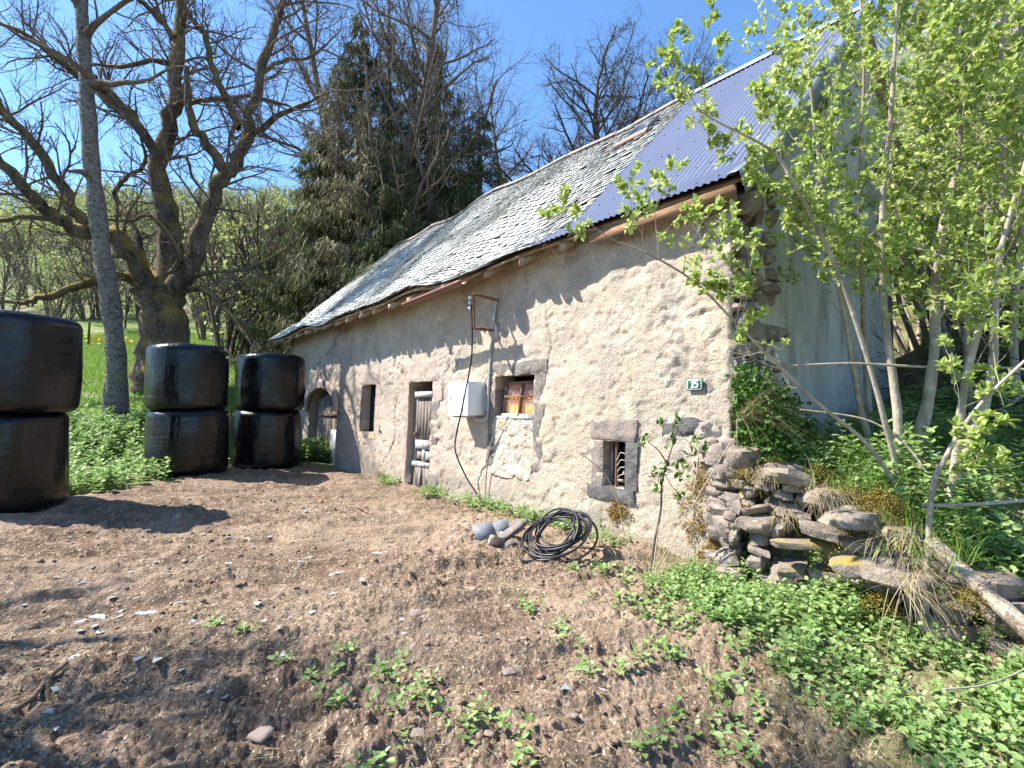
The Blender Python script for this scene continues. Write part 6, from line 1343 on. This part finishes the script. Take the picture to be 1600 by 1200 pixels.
def heap():
    for i, (px, py, z, sx, sy, sz, rx, ry, rz, m, lab) in enumerate(((757, 838, .14, .17, .15, .010, .75, -.15, .35, m_chip, 'broken blue grey roof slate propped on the rubble heap'), (778, 832, .13, .19, .12, .010, .9, -.35, -.2, m_chip, 'second roof slate leaning behind the first in the heap'), (800, 838, .16, .24, .09, .05, .3, -.5, .3, m_basalt, 'mossy wedge of stone on top of the rubble heap'), (775, 853, .10, .14, .10, .08, .2, .2, .5, m_pebble, 'brown stone at the front of the rubble heap'), (795, 862, .06, .12, .09, .07, .1, -.2, .2, m_basalt_d, 'dark stone at the right of the rubble heap'), (815, 872, .03, .12, .09, .02, .1, .1, .2, m_pebble, 'pale flat stone lying between the heap and the hose'), (788, 843, .12, .08, .06, .03, .4, .5, .2, m_whitewood, 'pale shard lying in the rubble heap'), (745, 858, .04, .10, .07, .05, .2, .1, 1.2, m_basalt, 'small grey stone at the left foot of the rubble heap'), (722, 835, .04, .11, .08, .07, .1, .3, .4, m_basalt_d, 'dark broken stone left of the leaning roof slates'), (812, 826, .10, .16, .10, .06, .3, -.2, .8, m_basalt, 'grey stone at the back of the rubble heap against the wall'))):
        x, y = gp(px, py, z)
        mb = MB()
        if sz < .02: mb.box((-sx/2, -sy/2, -sz/2), (sx/2, sy/2, sz/2), .002)
        else: rubble(mb, [((0, 0, 0), (sx, sy, sz), (0, 0, 0))], 90+i, .3)
        o = mb.build('roof_slate' if sz < .015 else 'rubble_stone', m_heap if sz < .015 else m); o.location = (x, y, z+.05); o.scale = (1.35, 1.35, 1.35); o.rotation_euler = (rx, ry, rz); tag(o, lab, 'slate' if sz < .015 else 'stone')
heap()
m_stick = bark('dead_stick', (.27, .19, .13), (.12, .085, .06), (.42, .33, .25), sc=14)
for lab, l, r_ in (('thick dead stick lying on the mud at the lower left', [(22, 1118), (50, 1098), (80, 1075), (105, 1066)], .014), ('straight dead stick lying on the mud right of the thick one', [(348, 1142), (368, 1115), (388, 1088)], .010), ('short dead stick on the mud above the seedlings', [(538, 1075), (544, 1060), (547, 1043)], .008), ('thin pale stick lying on the mud near the door', [(540, 800), (560, 808), (582, 816)], .010)):
    pts = []
    for px, py in l: x, y = gp(px, py); pts.append((x, y, mudz(x, y)+r_*1.1))
    pathobj('stick', pts, r_, m_stick, n=14, k=7, label=lab, cat='stick')
def litter():
    rs_ = np.random.RandomState(12); mb = MB()
    n = 34000; y = 1.3+rs_.rand(n)**1.5*9; x = -4.8+rs_.rand(n)*7; g = grassmask(x, y); k = (g < .75) & (fbm(x*1.4, y*1.4, 0, 3, 71) > -.25+.5*(x < -.5)); x, y = x[k], y[k]; n = len(x)
    g = grassmask(x, y); z = HF(x, y)+mud(x, y, g)+.006; d = rand_unit(n, rs_); d[:, 2] *= .18; d /= np.linalg.norm(d, axis=1, keepdims=True); s_ = np.cross(d, [0, 0, 1.]); s_ /= np.linalg.norm(s_, axis=1, keepdims=True)
    mb.tris(np.stack([x, y, z], 1), d, s_, rs_.uniform(.015, .07, n), rs_.uniform(.002, .0065, n)); mb.tris(np.stack([x, y, z], 1), -d, s_, rs_.uniform(.015, .05, n), rs_.uniform(.0018, .005, n))
    tag(mb.build('straw_litter', m_dry), 'bits of straw and twig strewn over the mud', 'straw', kind='stuff')
    mb = MB(); n = 9000; y = 1.3+rs_.rand(n)**1.5*8; x = -4.8+rs_.rand(n)*7; g = grassmask(x, y); k = (g < .7) & (fbm(x*1.2+9, y*1.2, 0, 3, 72) > -.1); x, y = x[k], y[k]; n = len(x); g = grassmask(x, y)
    z = HF(x, y)+mud(x, y, g)+.004; d = rand_unit(n, rs_); d[:, 2] *= .15; d /= np.linalg.norm(d, axis=1, keepdims=True); s_ = np.cross(d, [0, 0, 1.]); s_ /= np.linalg.norm(s_, axis=1, keepdims=True)
    mb.leaves(np.stack([x, y, z], 1), d, np.tile([0, 0, 1.], (n, 1))+rand_unit(n, rs_)*.3, rs_.uniform(.01, .035, n), .5)
    tag(mb.build('dead_leaf_litter', leafmat('dead_leaves', [(.09, .055, .035), (.17, .115, .075), (.30, .24, .17)], .1, .9)), 'dark crumbs of dead leaves and bark strewn over the mud', 'leaf litter', kind='stuff')
    # clods of earth
    mb = MB(); n = 2600; y = 1.3+rs_.rand(n)**1.4*8; x = -4.6+rs_.rand(n)*6.4; g = grassmask(x, y); k = (g < .6) & (fbm(x*1.1, y*1.1, 0, 3, 81) > -.15); x, y = x[k], y[k]; g = g[k]; z = HF(x, y)+mud(x, y, g)
    cells = [((x[i], y[i], z[i]), tuple(rs_.uniform(.012, .05)*np.array([1, .8, .6])), (0, 0, rs_.uniform(0, 3))) for i in range(len(x))]
    rubble(mb, cells, 17, .8, 6, 8); m = newmat('earth_clod', (.27, .185, .13), 1); f_, h_ = noise_fac(m, 30, .4, .65); mixin(m, f_, (.17, .115, .08)); bump(m, h_, .8, .01)
    tag(mb.build('earth_clods', m), 'crumbs and clods of brown earth over the yard', 'earth', kind='stuff')
litter()
